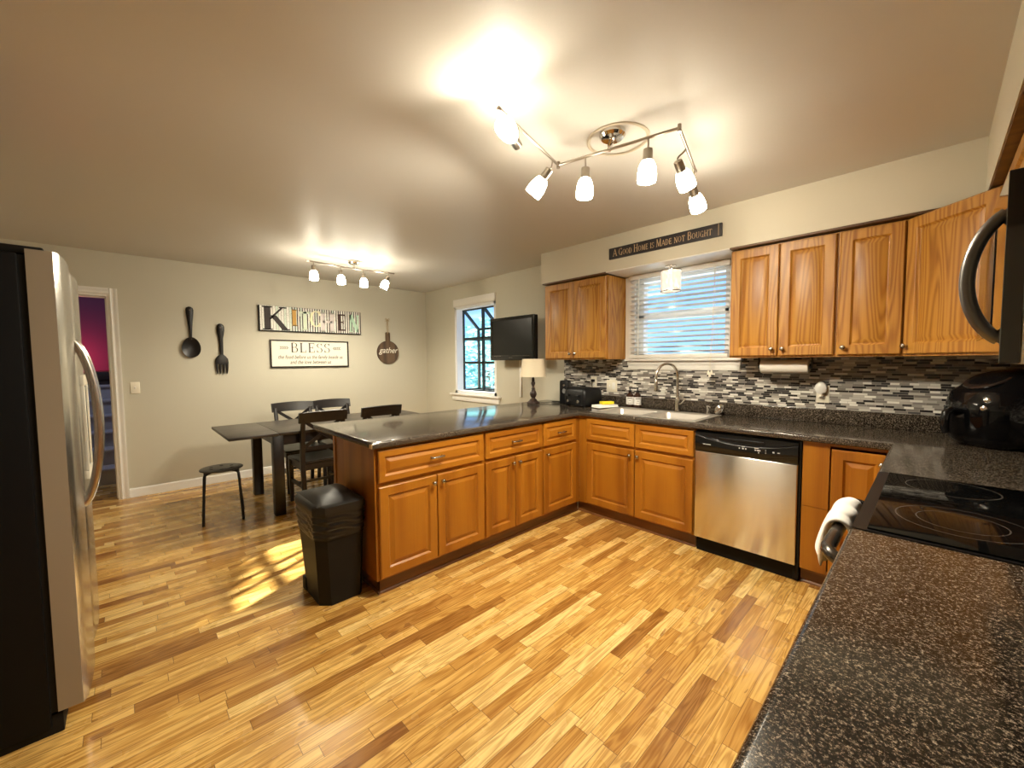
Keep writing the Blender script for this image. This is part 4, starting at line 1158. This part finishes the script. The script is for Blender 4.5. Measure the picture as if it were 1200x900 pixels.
for r in range(rows + 1):
    f = r / rows; z = .385 + .15 * f; ff = (z / .54)
    base = bl(ff, z, .05)
    pts = []
    per = []
    for i in range(8):
        a, b = Vector(base[i]), Vector(base[(i + 1) % 8]); m_ = max(2, int((b - a).length / .018))
        for k in range(m_): per.append(a.lerp(b, k / m_))
    if r == 0: cnt = len(per); REF = [(bl(.9, 0, .05))]
    # resample to a constant count
    tot = [0]
    for i in range(len(per)): tot.append(tot[-1] + (per[(i + 1) % len(per)] - per[i]).length)
    NN = 96; row = []
    for k in range(NN):
        s = tot[-1] * k / NN; j = max(i for i in range(len(tot)) if tot[i] <= s + 1e-9); j = min(j, len(per) - 1)
        q = per[j].lerp(per[(j + 1) % len(per)], (s - tot[j]) / max(1e-6, tot[j + 1] - tot[j]))
        c_ = Vector((0, 0, q.z)); n_ = (q - c_).normalized()
        a = k / NN * 2 * PI
        wv = .0035 * math.sin(z * 300 + 5 * math.sin(a * 3) + 2.0 * math.sin(a * 7 + 1)) + .003 * math.sin(z * 140 + a * 4 + 2 * math.sin(a * 5))
        wv *= math.sin(PI * min(1, max(.0, f))) ** .5 if f < 1 else 0
        row.append(q + n_ * (.006 + wv))
    lps.append(row)
loft(bm, lps, True, False, False)
obj('trash_bag', bm, mat('black_bag_film', (.005, .0045, .0045), .28, spec=.4), t, 180)
bm = B()
lps = []
for s, z in ((1.03, .532), (1.035, .545), (1.03, .572), (.97, .582)):
    lps.append([(x * s, y * s, z) for x, y, _ in bl(1.05, 0, .05)])
loft(bm, lps)
# domed swing panel
NX = 12; lp = []
for i in range(NX + 1):
    u = i / NX; x = -.195 + .37 * u
    zt_ = .580 + .034 * math.sin(PI * u) ** .8 if 0 < u < 1 else .580
    lp.append([(x, -.128, .578), (x, -.120, min(zt_, .584)), (x, -.085, zt_), (x, .085, zt_ + .004), (x, .118, min(zt_, .584)), (x, .124, .578)])
loft(bm, lp)
obj('lid', bm, mat('black_lid_plastic', (.010, .009, .008), .4, spec=.35), t, 40)

# ------------------------------------------------------------------ ceiling track lights
def cup_bm():
    bm = B()
    prof = [(.019, 0), (.026, .005), (.033, .018), (.038, .036), (.0415, .060), (.0415, .080), (.0395, .094), (.037, .094), (.039, .080), (.039, .060), (.0355, .036), (.030, .019), (.015, .008)]
    lathe(bm, prof, (0, 0, 0), (0, 0, 1), 24); return bm
CUPM = bpy.data.meshes.new('glass_shade'); _b = cup_bm(); bmesh.ops.recalc_face_normals(_b, faces=_b.faces); _b.to_mesh(CUPM); _b.free(); CUPM.materials.append(M_CUP)
for p_ in CUPM.polygons: p_.use_smooth = True
CUPM2 = CUPM.copy(); CUPM2.materials[0] = M_CUP_DINING
def head(root, pa, ps, d, k=1.0, cm=CUPM):
    """pa: point on the bar, ps: top of the socket, d: aim"""
    d = Vector(d).normalized(); pa = Vector(pa); ps = Vector(ps)
    bm = B()
    tube(bm, bez(pa, pa.lerp(ps, .4) + Vector((0, 0, -.012)), ps - d * .02, ps + d * .005, 8), .0045, 8)
    lathe(bm, [(.012, 0), (.0205, .004), (.0215, .012), (.0215, .052), (.024, .056), (.024, .062)], ps, d, 20)
    hd = obj('lamp_head', bm, M_NICKEL, root)
    c = link(bpy.data.objects.new('glass_shade', cm)); c.parent = hd
    c.location = ps + d * .052; c.rotation_mode = 'QUATERNION'; c.rotation_quaternion = d.to_track_quat('Z', 'Y')
    l = bpy.data.lights.new('bulb', 'SPOT'); l.energy = HEAD_W * k; l.color = WARM; l.shadow_soft_size = .035; l.spot_size = math.radians(172); l.spot_blend = .55
    lo = link(bpy.data.objects.new('bulb', l)); lo.parent = hd; lo.location = ps + d * .155
    lo.rotation_mode = 'QUATERNION'; lo.rotation_quaternion = d.to_track_quat('-Z', 'Y')
    return hd
t = thing('track_light', 'six-headed zigzag nickel track light on the kitchen ceiling', 'ceiling light', (1.06, -1.77, H))
O_ = Vector((1.06, -1.77, H))
L_ = lambda x, y, z: Vector((x, y, z)) - O_
A_, Bj, E1, E2 = L_(.80, -1.862, 2.362), L_(1.372, -1.735, 2.362), L_(.938, -2.388, 2.362), L_(1.258, -1.285, 2.362)
bm = B(); lathe(bm, [(.062, -.002), (.062, -.022), (.052, -.034), (.02, -.038)], (0, 0, 0), (0, 0, 1), 32); cyl(bm, (0, 0, -.03), tuple(A_.lerp(Bj, .46)), .012); obj('canopy', bm, M_CHROMEB, t)
bm = B(); tube(bm, [A_, Bj], .0068, 12); obj('bar', bm, M_NICKEL, t)
for J, E in ((A_, E1), (Bj, E2)):
    bm = B(); up = Vector((0, 0, .016)); tube(bm, [J + up * .0 + Vector((0, 0, -.0)), J.lerp(E, .5), E], .0068, 12); cyl(bm, J - up, J + up, .0085); lathe(bm, [(.0085, 0), (.0085, .012), (.006, .016)], E, E - J, 12); obj('arm', bm, M_NICKEL, t)
head(t, L_(.905, -2.26, 2.362), L_(.862, -2.212, 2.31), (.30, -.86, .16), .25)
head(t, L_(.816, -1.925, 2.362), L_(.828, -1.957, 2.305), (-.62, -.22, -.72), 1.3)
head(t, L_(.945, -1.83, 2.362), L_(.943, -1.824, 2.315), (-.03, -.02, -1), 1.4)
head(t, L_(1.243, -1.764, 2.362), L_(1.243, -1.765, 2.315), (-.05, .02, -1), 1.2)
head(t, L_(1.325, -1.55, 2.362), L_(1.288, -1.565, 2.312), (.06, .70, -.70), .25)
head(t, L_(1.268, -1.325, 2.362), L_(1.238, -1.275, 2.292), (-.02, .72, -.69), .2)
bm = B(); lathe(bm, [(.136, -.0005), (.152, -.0005), (.152, -.006), (.146, -.009), (.136, -.006)], (1.04, -1.69, H), (0, 0, 1), 48, cap0=False, cap1=False)
tag(obj('ceiling_ring', bm, mat('beige_ring', (.50, .43, .32), .5)), 'thin cream ring on the ceiling around the six-headed light canopy', 'ceiling ring')

t = thing('track_light', 'four-headed nickel track light on the ceiling over the dining table', 'ceiling light', (-2.22, -1.665, H))
O_ = Vector((-2.22, -1.665, H))
bm = B(); lathe(bm, [(.06, -.002), (.06, -.022), (.05, -.034), (.02, -.038)], (0, 0, 0), (0, 0, 1), 32); cyl(bm, (0, 0, -.03), (0, 0, -.085), .012); obj('canopy', bm, M_CHROMEB, t)
P1, P2, P3, P4 = L_(-2.175, -2.15, 2.375), L_(-2.225, -1.70, 2.375), L_(-2.225, -1.63, 2.375), L_(-2.165, -1.235, 2.375)
bm = B(); tube(bm, [P2, (P2 + P3) / 2, P3], .0068, 10); obj('bar', bm, M_NICKEL, t)
for a, b in ((P2, P1), (P3, P4)):
    bm = B(); tube(bm, [a, b], .0068, 10); lathe(bm, [(.0085, 0), (.0085, .012), (.006, .016)], b, b - a, 12); obj('arm', bm, M_NICKEL, t)
for y, d in ((-2.10, (.05, -.02, -1)), (-1.82, (.0, .05, -1)), (-1.575, (.05, .03, -1)), (-1.30, (-.2, -.35, -1))):
    x = -2.20 + (.04 if abs(y + 1.66) > .3 else 0)
    head(t, L_(x, y, 2.375), L_(x, y, 2.335), d, .65, CUPM2)

# pendant over the sink
t = thing('pendant_light', 'small drum pendant of sparkling crystals over the sink window', 'pendant light', (.622, -.185, SOF_Z - .009))
bm = B(); lathe(bm, [(.045, 0), (.045, -.008), (.012, -.016), (.008, -.03)], n=24); obj('canopy', bm, M_CHROME, t)
bm = B()
for z in (-.042, -.212): lathe(bm, [(.080, z - .004), (.084, z - .004), (.084, z + .004), (.080, z + .004)], n=32, cap0=False, cap1=False)
for k in range(3): tube(bm, [(0, 0, -.025), (.082 * math.cos(k * 2.094), .082 * math.sin(k * 2.094), -.042)], .002, 6)
obj('ring_frame', bm, M_PEWTER, t)
bm = B(); lathe(bm, [(.079, -.208), (.0795, -.17), (.0795, -.08), (.079, -.044)], n=40, cap0=False, cap1=False); obj('crystal_shade', bm, M_CRYST, t)

# ------------------------------------------------------------------ venetian blind
t = thing('venetian_blind', 'white venetian blind lowered over the sink window', 'blind', (.605, -.048, 1.377))
bw = .433; ztop = SOF_Z - .012 - 1.377
bm = B(); box(bm, -bw, -.022, ztop - .042, bw, .026, ztop, .002); obj('headrail', bm, M_WHITE, t)
bm = B(); N_ = 16
for i in range(N_):
    zc = .058 + i * (ztop - .042 - .058 - .02) / (N_ - 1); lp = []
    for s in (-1, 1):
        sec = []
        for k in range(7):
            v = -1 + 2 * k / 6; y = .025 * v; cz = .0022 * (1 - v * v)
            sec.append((y, cz + .0014))
        sec += [(y, z - .0028) for y, z in reversed(sec)]
        a = math.radians(-15)
        lp.append([(s * (bw - .004), y * math.cos(a) - z * math.sin(a), zc + y * math.sin(a) + z * math.cos(a)) for y, z in sec])
    loft(bm, lp)
obj('slats', bm, mat('white_slat', (.78, .77, .72), .4), t, 30)
bm = B(); box(bm, -bw + .003, -.024, .0, bw - .003, .024, .032, .004); obj('bottom_rail', bm, M_WHITE, t)
bm = B()
for x in (-.335, 0, .335):
    for y in (-.027, .027): tube(bm, [(x, y, .02), (x, y, ztop - .03)], .0011, 5)
obj('ladder_cord', bm, M_CREAM, t)
bm = B(); tube(bm, [(-.33, -.036, ztop - .03), (-.335, -.038, .16), (-.335, -.038, .02)], .0038, 8); obj('tilt_wand', bm, M_WHITE, t)
bm = B()
for k, x in enumerate((-.19, -.20, -.184)): 
    x0_ = .335
    tube(bm, [(x0_ - .005 * k, -.036, ztop - .03), (x0_ - .02 + .006 * k, -.038, .2), (.315 + .004 * k, -.064, .03), (.313 + .004 * k, -.068, -.03), (.312 + .006 * k, -.07, -.08 - .012 * k)], .0012, 5)
pc = obj('pull_cord', bm, M_CREAM, t)
bm = B()
for k, (x, z) in enumerate(((.306, -.10), (.322, -.118), (.330, -.098))):
    lathe(bm, [(.002, 0), (.0055, -.006), (.010, -.030), (.0095, -.036), (.003, -.038)], (x, -.070 - .012 * (k == 1), z), (0, 0, 1), 12)
obj('tassel', bm, M_CREAM, pc)

# ------------------------------------------------------------------ sink and taps
t = thing('sink', 'stainless double-bowl sink set in the worktop under the window', 'sink', (0, 0, CT))
sx0, sx1, sy0, sy1 = .10, 1.005, -.595, -.08
bowls = [(.135, .545), (.575, .970)]; by0, by1 = -.560, -.165
bm = B()
slab(bm, [sx0, bowls[0][0], bowls[0][1], bowls[1][0], bowls[1][1], sx1], [sy0, by0, by1, sy1], lambda x, y: not (by0 < y < by1 and any(a < x < b for a, b in bowls)), .0012, .0048)
bmesh.ops.recalc_face_normals(bm, faces=bm.faces)
bevel_edges(bm, .002, lambda p: True, 2)
obj('rim', bm, M_SINK, t)
for a, b in bowls:
    bm = B()
    lp = [[(x, y, z) for x, y in rrect(a - g, by0 - g, b + g, by1 + g, r_, 5)] for g, z, r_ in ((.006, .0062, .03), (-.004, .0055, .045), (-.010, -.004, .05), (-.016, -.12, .05), (-.022, -.165, .05), (-.045, -.186, .05), (-.12, -.192, .04))]
    loft(bm, lp, True, False, True)
    bo = obj('bowl', bm, M_SINK, t, 60)
    bm = B(); lathe(bm, [(.043, -.1915), (.043, -.1895), (.036, -.189), (.03, -.1905)], ((a + b) / 2, (by0 + by1) / 2 + .03, 0), (0, 0, 1), 24); obj('drain', bm, M_CHROMEB, bo)
t = thing('faucet', 'tall brushed nickel gooseneck faucet behind the sink', 'faucet', (.662, -.118, CT + .0055))
bm = B(); lathe(bm, [(.027, 0), (.027, .004), (.019, .012), (.0175, .03), (.0175, .10), (.0155, .115), (.0125, .125)], n=24); obj('base', bm, M_CHROME, t)
dirx, diry = -.40, -.917
rad = .112
pts = [(0, 0, .12), (0, 0, .20), (0, 0, .30)]
for i in range(13):
    a = PI * i / 12
    k = rad * (1 - math.cos(a)); pts.append((dirx * k, diry * k, .30 + rad * math.sin(a)))
pts.append((dirx * 2 * rad, diry * 2 * rad, .27))
bm = B(); tube(bm, pts, .0115, 14); obj('spout', bm, M_CHROME, t)
bm = B(); lathe(bm, [(.0125, 0), (.0155, -.01), (.0155, -.05), (.018, -.075), (.018, -.09), (.012, -.092)], (dirx * 2 * rad, diry * 2 * rad, .275), (0, 0, 1), 20); obj('spray_head', bm, M_CHROME, t)
bm = B(); tube(bm, [(.016, 0, .065), (.035, .0, .075), (.075, -.01, .12)], .006, 10); obj('lever', bm, M_CHROME, t)
t = thing('soap_dispenser', 'small chrome soap pump on the right back corner of the sink', 'soap dispenser', (.915, -.122, CT + .0055))
bm = B(); lathe(bm, [(.020, 0), (.020, .006), (.011, .012), (.009, .04), (.012, .045), (.012, .060), (.008, .064)], n=20); obj('pump_base', bm, M_CHROMEB, t)
bm = B(); tube(bm, [(-.012, 0, .064), (.0, 0, .068), (.035, -.025, .060)], .006, 10); obj('nozzle', bm, M_CHROMEB, t)
bm = B(); lathe(bm, [(.005, 0), (.026, .002), (.036, .008), (.042, .010), (.043, .014), (.036, .013), (.024, .007), (.004, .006)], (0, 0, 0), (-.45, -.75, .48), 28)
st_ = obj('sink_strainer', bm, M_CHROMEB); st_.location = (.985, -.052, CT + .040); tag(st_, 'round chrome sink strainer leaning on the upstand behind the soap pump', 'strainer')
bm = B()
for k in range(6): 
    d_, s_, t2 = frame_of((-.45, -.75, .48)); p_ = (s_ * math.cos(k * 1.047) + t2 * math.sin(k * 1.047)) * .016 + d_ * .0085
    lathe(bm, [(.003, 0), (.003, .0008)], p_, d_, 8)
obj('holes', bm, M_RUBBER, st_)

# soap bottles
M_AMBER = mat('amber_glass', (.035, .012, .006), .12, coat=.3); M_LABEL = mat('white_paper_label', (.78, .76, .72), .6)
bt = thing('soap_bottle', 'left of two brown pump bottles with white labels behind the sink', 'bottle', (.185, -.068, CT + .0062), .5, 'brown soap bottles')
bm = B(); lathe(bm, [(.030, 0), (.034, .004), (.034, .105), (.030, .120), (.016, .130), (.013, .135), (.013, .142)], n=28); obj('bottle_body', bm, M_AMBER, bt)
bm = B(); lathe(bm, [(.0345, .026), (.0345, .098)], n=28, cap0=False, cap1=False); lab = obj('paper_label', bm, M_LABEL, bt)
bm = B(); 
for z, w_ in ((.085, .7), (.080, .7), (.060, .3), (.038, .5)):
    for i in range(6):
        a0 = -PI / 2 - w_ + 2 * w_ * i / 6; a1 = a0 + 2 * w_ / 6
        quad(bm, *[(.0349 * math.cos(a), .0349 * math.sin(a), z + dz_) for a, dz_ in ((a0, 0), (a1, 0), (a1, .0035), (a0, .0035))])
obj('label_print', bm, M_INK, lab)
bm = B(); lathe(bm, [(.0155, .140), (.0155, .158), (.006, .160), (.005, .175), (.011, .176), (.011, .188), (.004, .190)], n=18); tube(bm, [(0, 0, .184), (0, -.02, .186), (0, -.036, .180)], .0045, 8); obj('pump', bm, M_BLACK, bt)
b2 = copy_tree(bt); b2.location = (.262, -.068, CT + .0062); b2.rotation_euler = (0, 0, .7); b2['label'] = 'right of two brown pump bottles with white labels behind the sink'

# sponge on folded cloth
bm = B()
lp = []
for z, k in ((0, .98), (.006, 1.02), (.012, .98), (.0135, .96), (.019, 1.0), (.025, .95)):
    lp.append([(x * k + .003 * math.sin(y * 60 + z * 200), y * k, z + .002 * math.sin(x * 50 + y * 30)) for x, y in rrect(-.062, -.115, .062, .115, .012, 3)])
loft(bm, lp)
cl = obj('dish_cloth', bm, M_TERRY, angle=60); cl.location = (.018, -.235, CT + .003); cl.rotation_euler = (0, 0, -.35); tag(cl, 'folded white dish cloth on the worktop left of the sink', 'cloth')
bm = B(); box(bm, -.034, -.062, 0, .034, .062, .026, .006, 3)
sg = obj('sponge', bm, mat('yellow_sponge', (.85, .72, .03), .9)); sg.location = (.012, -.195, CT + .031); sg.rotation_euler = (0, 0, -.5); tag(sg, 'bright yellow sponge lying on the folded cloth', 'sponge')

# ------------------------------------------------------------------ counter appliances
t = thing('toaster', 'wide glossy black toaster in the corner of the worktop', 'toaster', (-.25, -.215, CT + .001), math.radians(-12))
bm = B()
lp = []
for z, k in ((.008, .93), (.02, .99), (.10, 1.0), (.150, .97), (.172, .90), (.180, .80)):
    lp.append([(x, y, z) for x, y in rrect(-.155 * k, -.125 * k, .155 * k, .125 * k, .035 * k, 5)])
loft(bm, lp); obj('shell', bm, M_BLACK, t, 50)
for i, y in enumerate((-.055, .0, .055)):
    pass
bm = B()
for y in (-.065, -.022, .022, .065): box(bm, -.105, y - .010, .1785, .105, y + .010, .1812)
obj('slots', bm, M_RUBBER, t)
for i, x in enumerate((-.075, .075)):
    bm = B(); box(bm, x - .02, -.150, .10, x + .02, -.122, .115, .004); obj('lever', bm, M_BLACK, t)
    bm = B(); lathe(bm, [(.016, 0), (.014, .014)], (x, -.124, .05), (0, -1, 0), 16); obj('dial', bm, M_PEWTER, t)
bm = B()
for x in (-.13, .13):
    for y in (-.1, .1): cyl(bm, (x, y, 0), (x, y, .012), .012)
obj('feet', bm, M_RUBBER, t)
bm = B(); box(bm, -.018, -.034, -.012, .018, -.009, .014, .004); tube(bm, [(0, -.03, -.01), (.0, -.042, -.025), (.004, -.040, -.06), (.012, -.034, -.12), (.02, -.030, -.139)], .0035, 8)
pg = obj('power_plug', bm, M_BLACK); pg.location = (-.262, -.009, 1.155); tag(pg, 'black power plug and cord in the outlet behind the toaster', 'plug')

t = thing('speaker', 'slim upright black speaker at the left end of the tiled splashback', 'speaker', (-.487, -.20, CT + .001), math.radians(25))
bm = B(); loft(bm, [[(x * k, y * k, z) for x, y in rrect(-.048, -.06, .048, .06, .014, 4)] for z, k in ((0, .95), (.006, 1), (.225, 1), (.238, .96), (.243, .85))]); obj('cabinet', bm, M_BLACK, t, 50)
bm = B(); lathe(bm, [(.012, 0), (.010, .003)], (.0, -.0602, .195), (0, -1, 0), 16); obj('logo_disc', bm, M_PEWTER, t)
bm = B(); loft(bm, [[(.018 * k * math.cos(2 * PI * i / 18), -.0602 - d_, .135 + .026 * k * math.sin(2 * PI * i / 18)) for i in range(18)] for k, d_ in ((1, 0), (.8, .004), (.4, .002))]); obj('control_oval', bm, mat('grey_oval', (.20, .20, .19), .3), t)

t = thing('table_lamp', 'table lamp with dark turned base and cream drum shade on the peninsula', 'lamp', (-.735, -.425, CT + .001))
bm = B(); lathe(bm, [(.066, 0), (.068, .006), (.066, .016), (.052, .026), (.040, .036), (.036, .046), (.024, .052), (.020, .060), (.030, .078), (.037, .098), (.034, .118), (.022, .138), (.016, .150), (.021, .156), (.021, .162), (.015, .168), (.014, .190), (.019, .200), (.023, .215), (.019, .228), (.013, .236), (.018, .246), (.013, .254), (.010, .275), (.010, .31)], n=32); obj('base', bm, mat('dark_bronze', (.035, .020, .016), .35), t, 50)
bm = B(); lathe(bm, [(.136, .283), (.113, .468), (.1115, .468), (.1345, .283)], n=48, cap0=False, cap1=False)
sh = obj('lamp_shade', bm, mat('cream_linen', (.80, .70, .52), .9), t)
bm = B()
for k in range(3): tube(bm, [(0, 0, .455), (.111 * math.cos(k * 2.094), .111 * math.sin(k * 2.094), .462)], .002, 6)
cyl(bm, (0, 0, .30), (0, 0, .46), .006); lathe(bm, [(.012, .31), (.026, .34), (.028, .375), (.016, .40)], n=16); obj('bulb_holder', bm, M_WHITE, t)
bm = B(); pts = [(-.565, -.055, CT + .005), (-.57, -.16, CT + .005), (-.62, -.22, CT + .005), (-.70, -.17, CT + .005), (-.67, -.10, CT + .005), (-.60, -.075, CT + .005), (-.55, -.13, CT + .007), (-.60, -.19, CT + .012), (-.69, -.26, CT + .005), (-.72, -.34, CT + .005), (-.728, -.355, CT + .008)]
sm = []
for i in range(len(pts) - 1):
    a, b = Vector(pts[i]), Vector(pts[i + 1]); p0 = Vector(pts[max(0, i - 1)]); p3 = Vector(pts[min(len(pts) - 1, i + 2)])
    sm += bez(a, a + (b - p0) / 6, b - (p3 - a) / 6, b, 5)[:-1]
sm.append(Vector(pts[-1])); tube(bm, sm, .003, 8)
for v in bm.verts: v.co -= Vector((-.735, -.425, CT + .001))
obj('power_cord', bm, M_BLACK, t, label='thin black looped cord')

# television
t = thing('television', 'black flat television on a wall bracket beside the dining window', 'television', (-1.305, -.19, 1.372))
w, h = .745, .513
bm = B(); prism(bm, rrect(-w / 2, 0, w / 2, h, .008, 3), lambda u, v, d_: (u, d_, v), .006, .055); box(bm, -.25, .055, .08, .25, .085, .40, .01); obj('back_shell', bm, M_BLACK, t)
bm = B()
loft(bm, [[(a, y, b) for a, b in ((-w / 2 + i, i + j), (w / 2 - i, i + j), (w / 2 - i, h - i), (-w / 2 + i, h - i))] for i, j, y in ((0, 0, .006), (0, 0, -.006), (.004, 0, -.010), (.034, .032, -.010), (.037, .032, -.004))], cap1=False)
bz = obj('bezel', bm, M_BLACKG, t)
bm = B(); box(bm, -w / 2 + .030, -.004, .06, w / 2 - .030, .004, h - .03); obj('screen', bm, mat('dark_screen', (.008, .008, .007), .3, spec=.25), t)
bm = B(); box(bm, -.03, -.0108, .031, -.012, -.0098, .036); box(bm, .0, -.0108, .031, .02, -.0098, .035); box(bm, -.30, -.0108, .052, -.17, -.0098, .054); box(bm, .02, -.0108, .052, .30, -.0098, .0535); obj('badge', bm, M_PEWTER, bz)
bm = B(); box(bm, -.05, .085, .2, .05, .10, .32, .003); box(bm, -.02, .10, .23, .02, .178, .29, .004); box(bm, -.06, .172, .16, .06, .1895, .36, .003); obj('wall_bracket', bm, M_RUBBER, t)
bm = B(); box(bm, -1.352, -.016, .92, -1.318, -.0005, 1.50, .003)
tag(obj('cord_cover', bm, M_WHITE), 'narrow white cord cover on the wall below the television', 'cord cover')

# paper towel under the cabinet
t = thing('paper_towel_holder', 'paper towel roll on a black holder under the right wall cabinet', 'paper towel', (1.44, -.16, 1.3715))
bm = B(); lathe(bm, [(.020, -.142), (.048, -.142), (.0485, -.138), (.0485, .138), (.048, .142), (.020, .142)], (0, 0, -.062), (1, 0, 0), 32); obj('roll', bm, mat('paper', (.84, .80, .72), .9), t)
bm = B()
for s in (-1, 1):
    box(bm, s * .158 - .004, -.012, -.075, s * .158 + .004, .012, 0, .002); lathe(bm, [(.018, 0), (.018, .012)], (s * .146 if s > 0 else -.158, 0, -.062), (1, 0, 0), 16)
box(bm, -.162, -.012, -.003, .162, .012, 0)
obj('bracket', bm, M_BLACK, t)

# air fryer
t = thing('air_fryer', 'large rounded glossy black air fryer in the right corner of the worktop', 'air fryer', (2.415, -.35, CT + .001), math.radians(-52))
bm = B(); n = 40; lp = []
for z, k in ((.0, .70), (.006, .80), (.03, .92), (.08, .995), (.15, 1.02), (.21, 1.0), (.27, .93), (.315, .83), (.345, .71), (.365, .55), (.374, .36), (.377, .15)):
    L1 = []
    for i in range(n):
        a = 2 * PI * i / n; c_, s_ = math.cos(a), math.sin(a)
        r_ = (abs(c_) ** 2.6 + abs(s_) ** 2.6) ** (-1 / 2.6)
        yy = .185 * k * r_ * s_ * (1.08 if s_ > 0 else 1) + (.02 if z > .3 else 0)
        L1.append((.178 * k * r_ * c_, yy, z + (.03 * (yy / .185) if z > .3 else 0)))
    lp.append(L1)
loft(bm, lp); obj('body', bm, M_BLACKG, t, 60)
bm = B(); lathe(bm, [(.080, -.01), (.090, .002), (.088, .009), (.080, .010), (.066, .004), (.04, .003)], (.01, -.075, .330), (0, -.50, 1), 36); obj('display_dish', bm, mat('dark_bronze_display', (.03, .02, .016), .25), t)
bm = B()
lp = []
for z, k in ((.05, 1.012), (.10, 1.028), (.15, 1.038), (.19, 1.030)):
    kk = {.05: .955, .10: 1.01, .15: 1.02, .19: 1.01}[z]
    L1 = []
    for i in range(15):
        a = math.radians(-145 + 110 * i / 14); c_, s_ = math.cos(a), math.sin(a)
        r_ = (abs(c_) ** 2.6 + abs(s_) ** 2.6) ** (-1 / 2.6)
        L1.append((.178 * kk * r_ * c_ * 1.018, .185 * kk * r_ * s_ * 1.018, z))
    lp.append(L1)
loft(bm, lp, False, False, False); bmesh.ops.solidify(bm, geom=bm.faces[:], thickness=.004)
bk = obj('basket_front', bm, M_BLACKG, t, 60)
bm = B(); tube(bm, [(0, -.185, .172), (0, -.225, .180), (0, -.247, .168), (0, -.252, .13), (0, -.250, .085), (0, -.240, .07)], .017, 12, flat=1.0, rf=lambda q: .017); obj('basket_handle', bm, M_BLACKG, bk, 60)
bm = B(); lathe(bm, [(.012, 0), (.012, .006), (.008, .008)], (.1, -.155, .24), (.5, -.8, .2), 14); lathe(bm, [(.012, 0), (.012, .006), (.008, .008)], (.1, -.168, .20), (.5, -.8, .1), 14); obj('button', bm, M_CHROMEB, t)
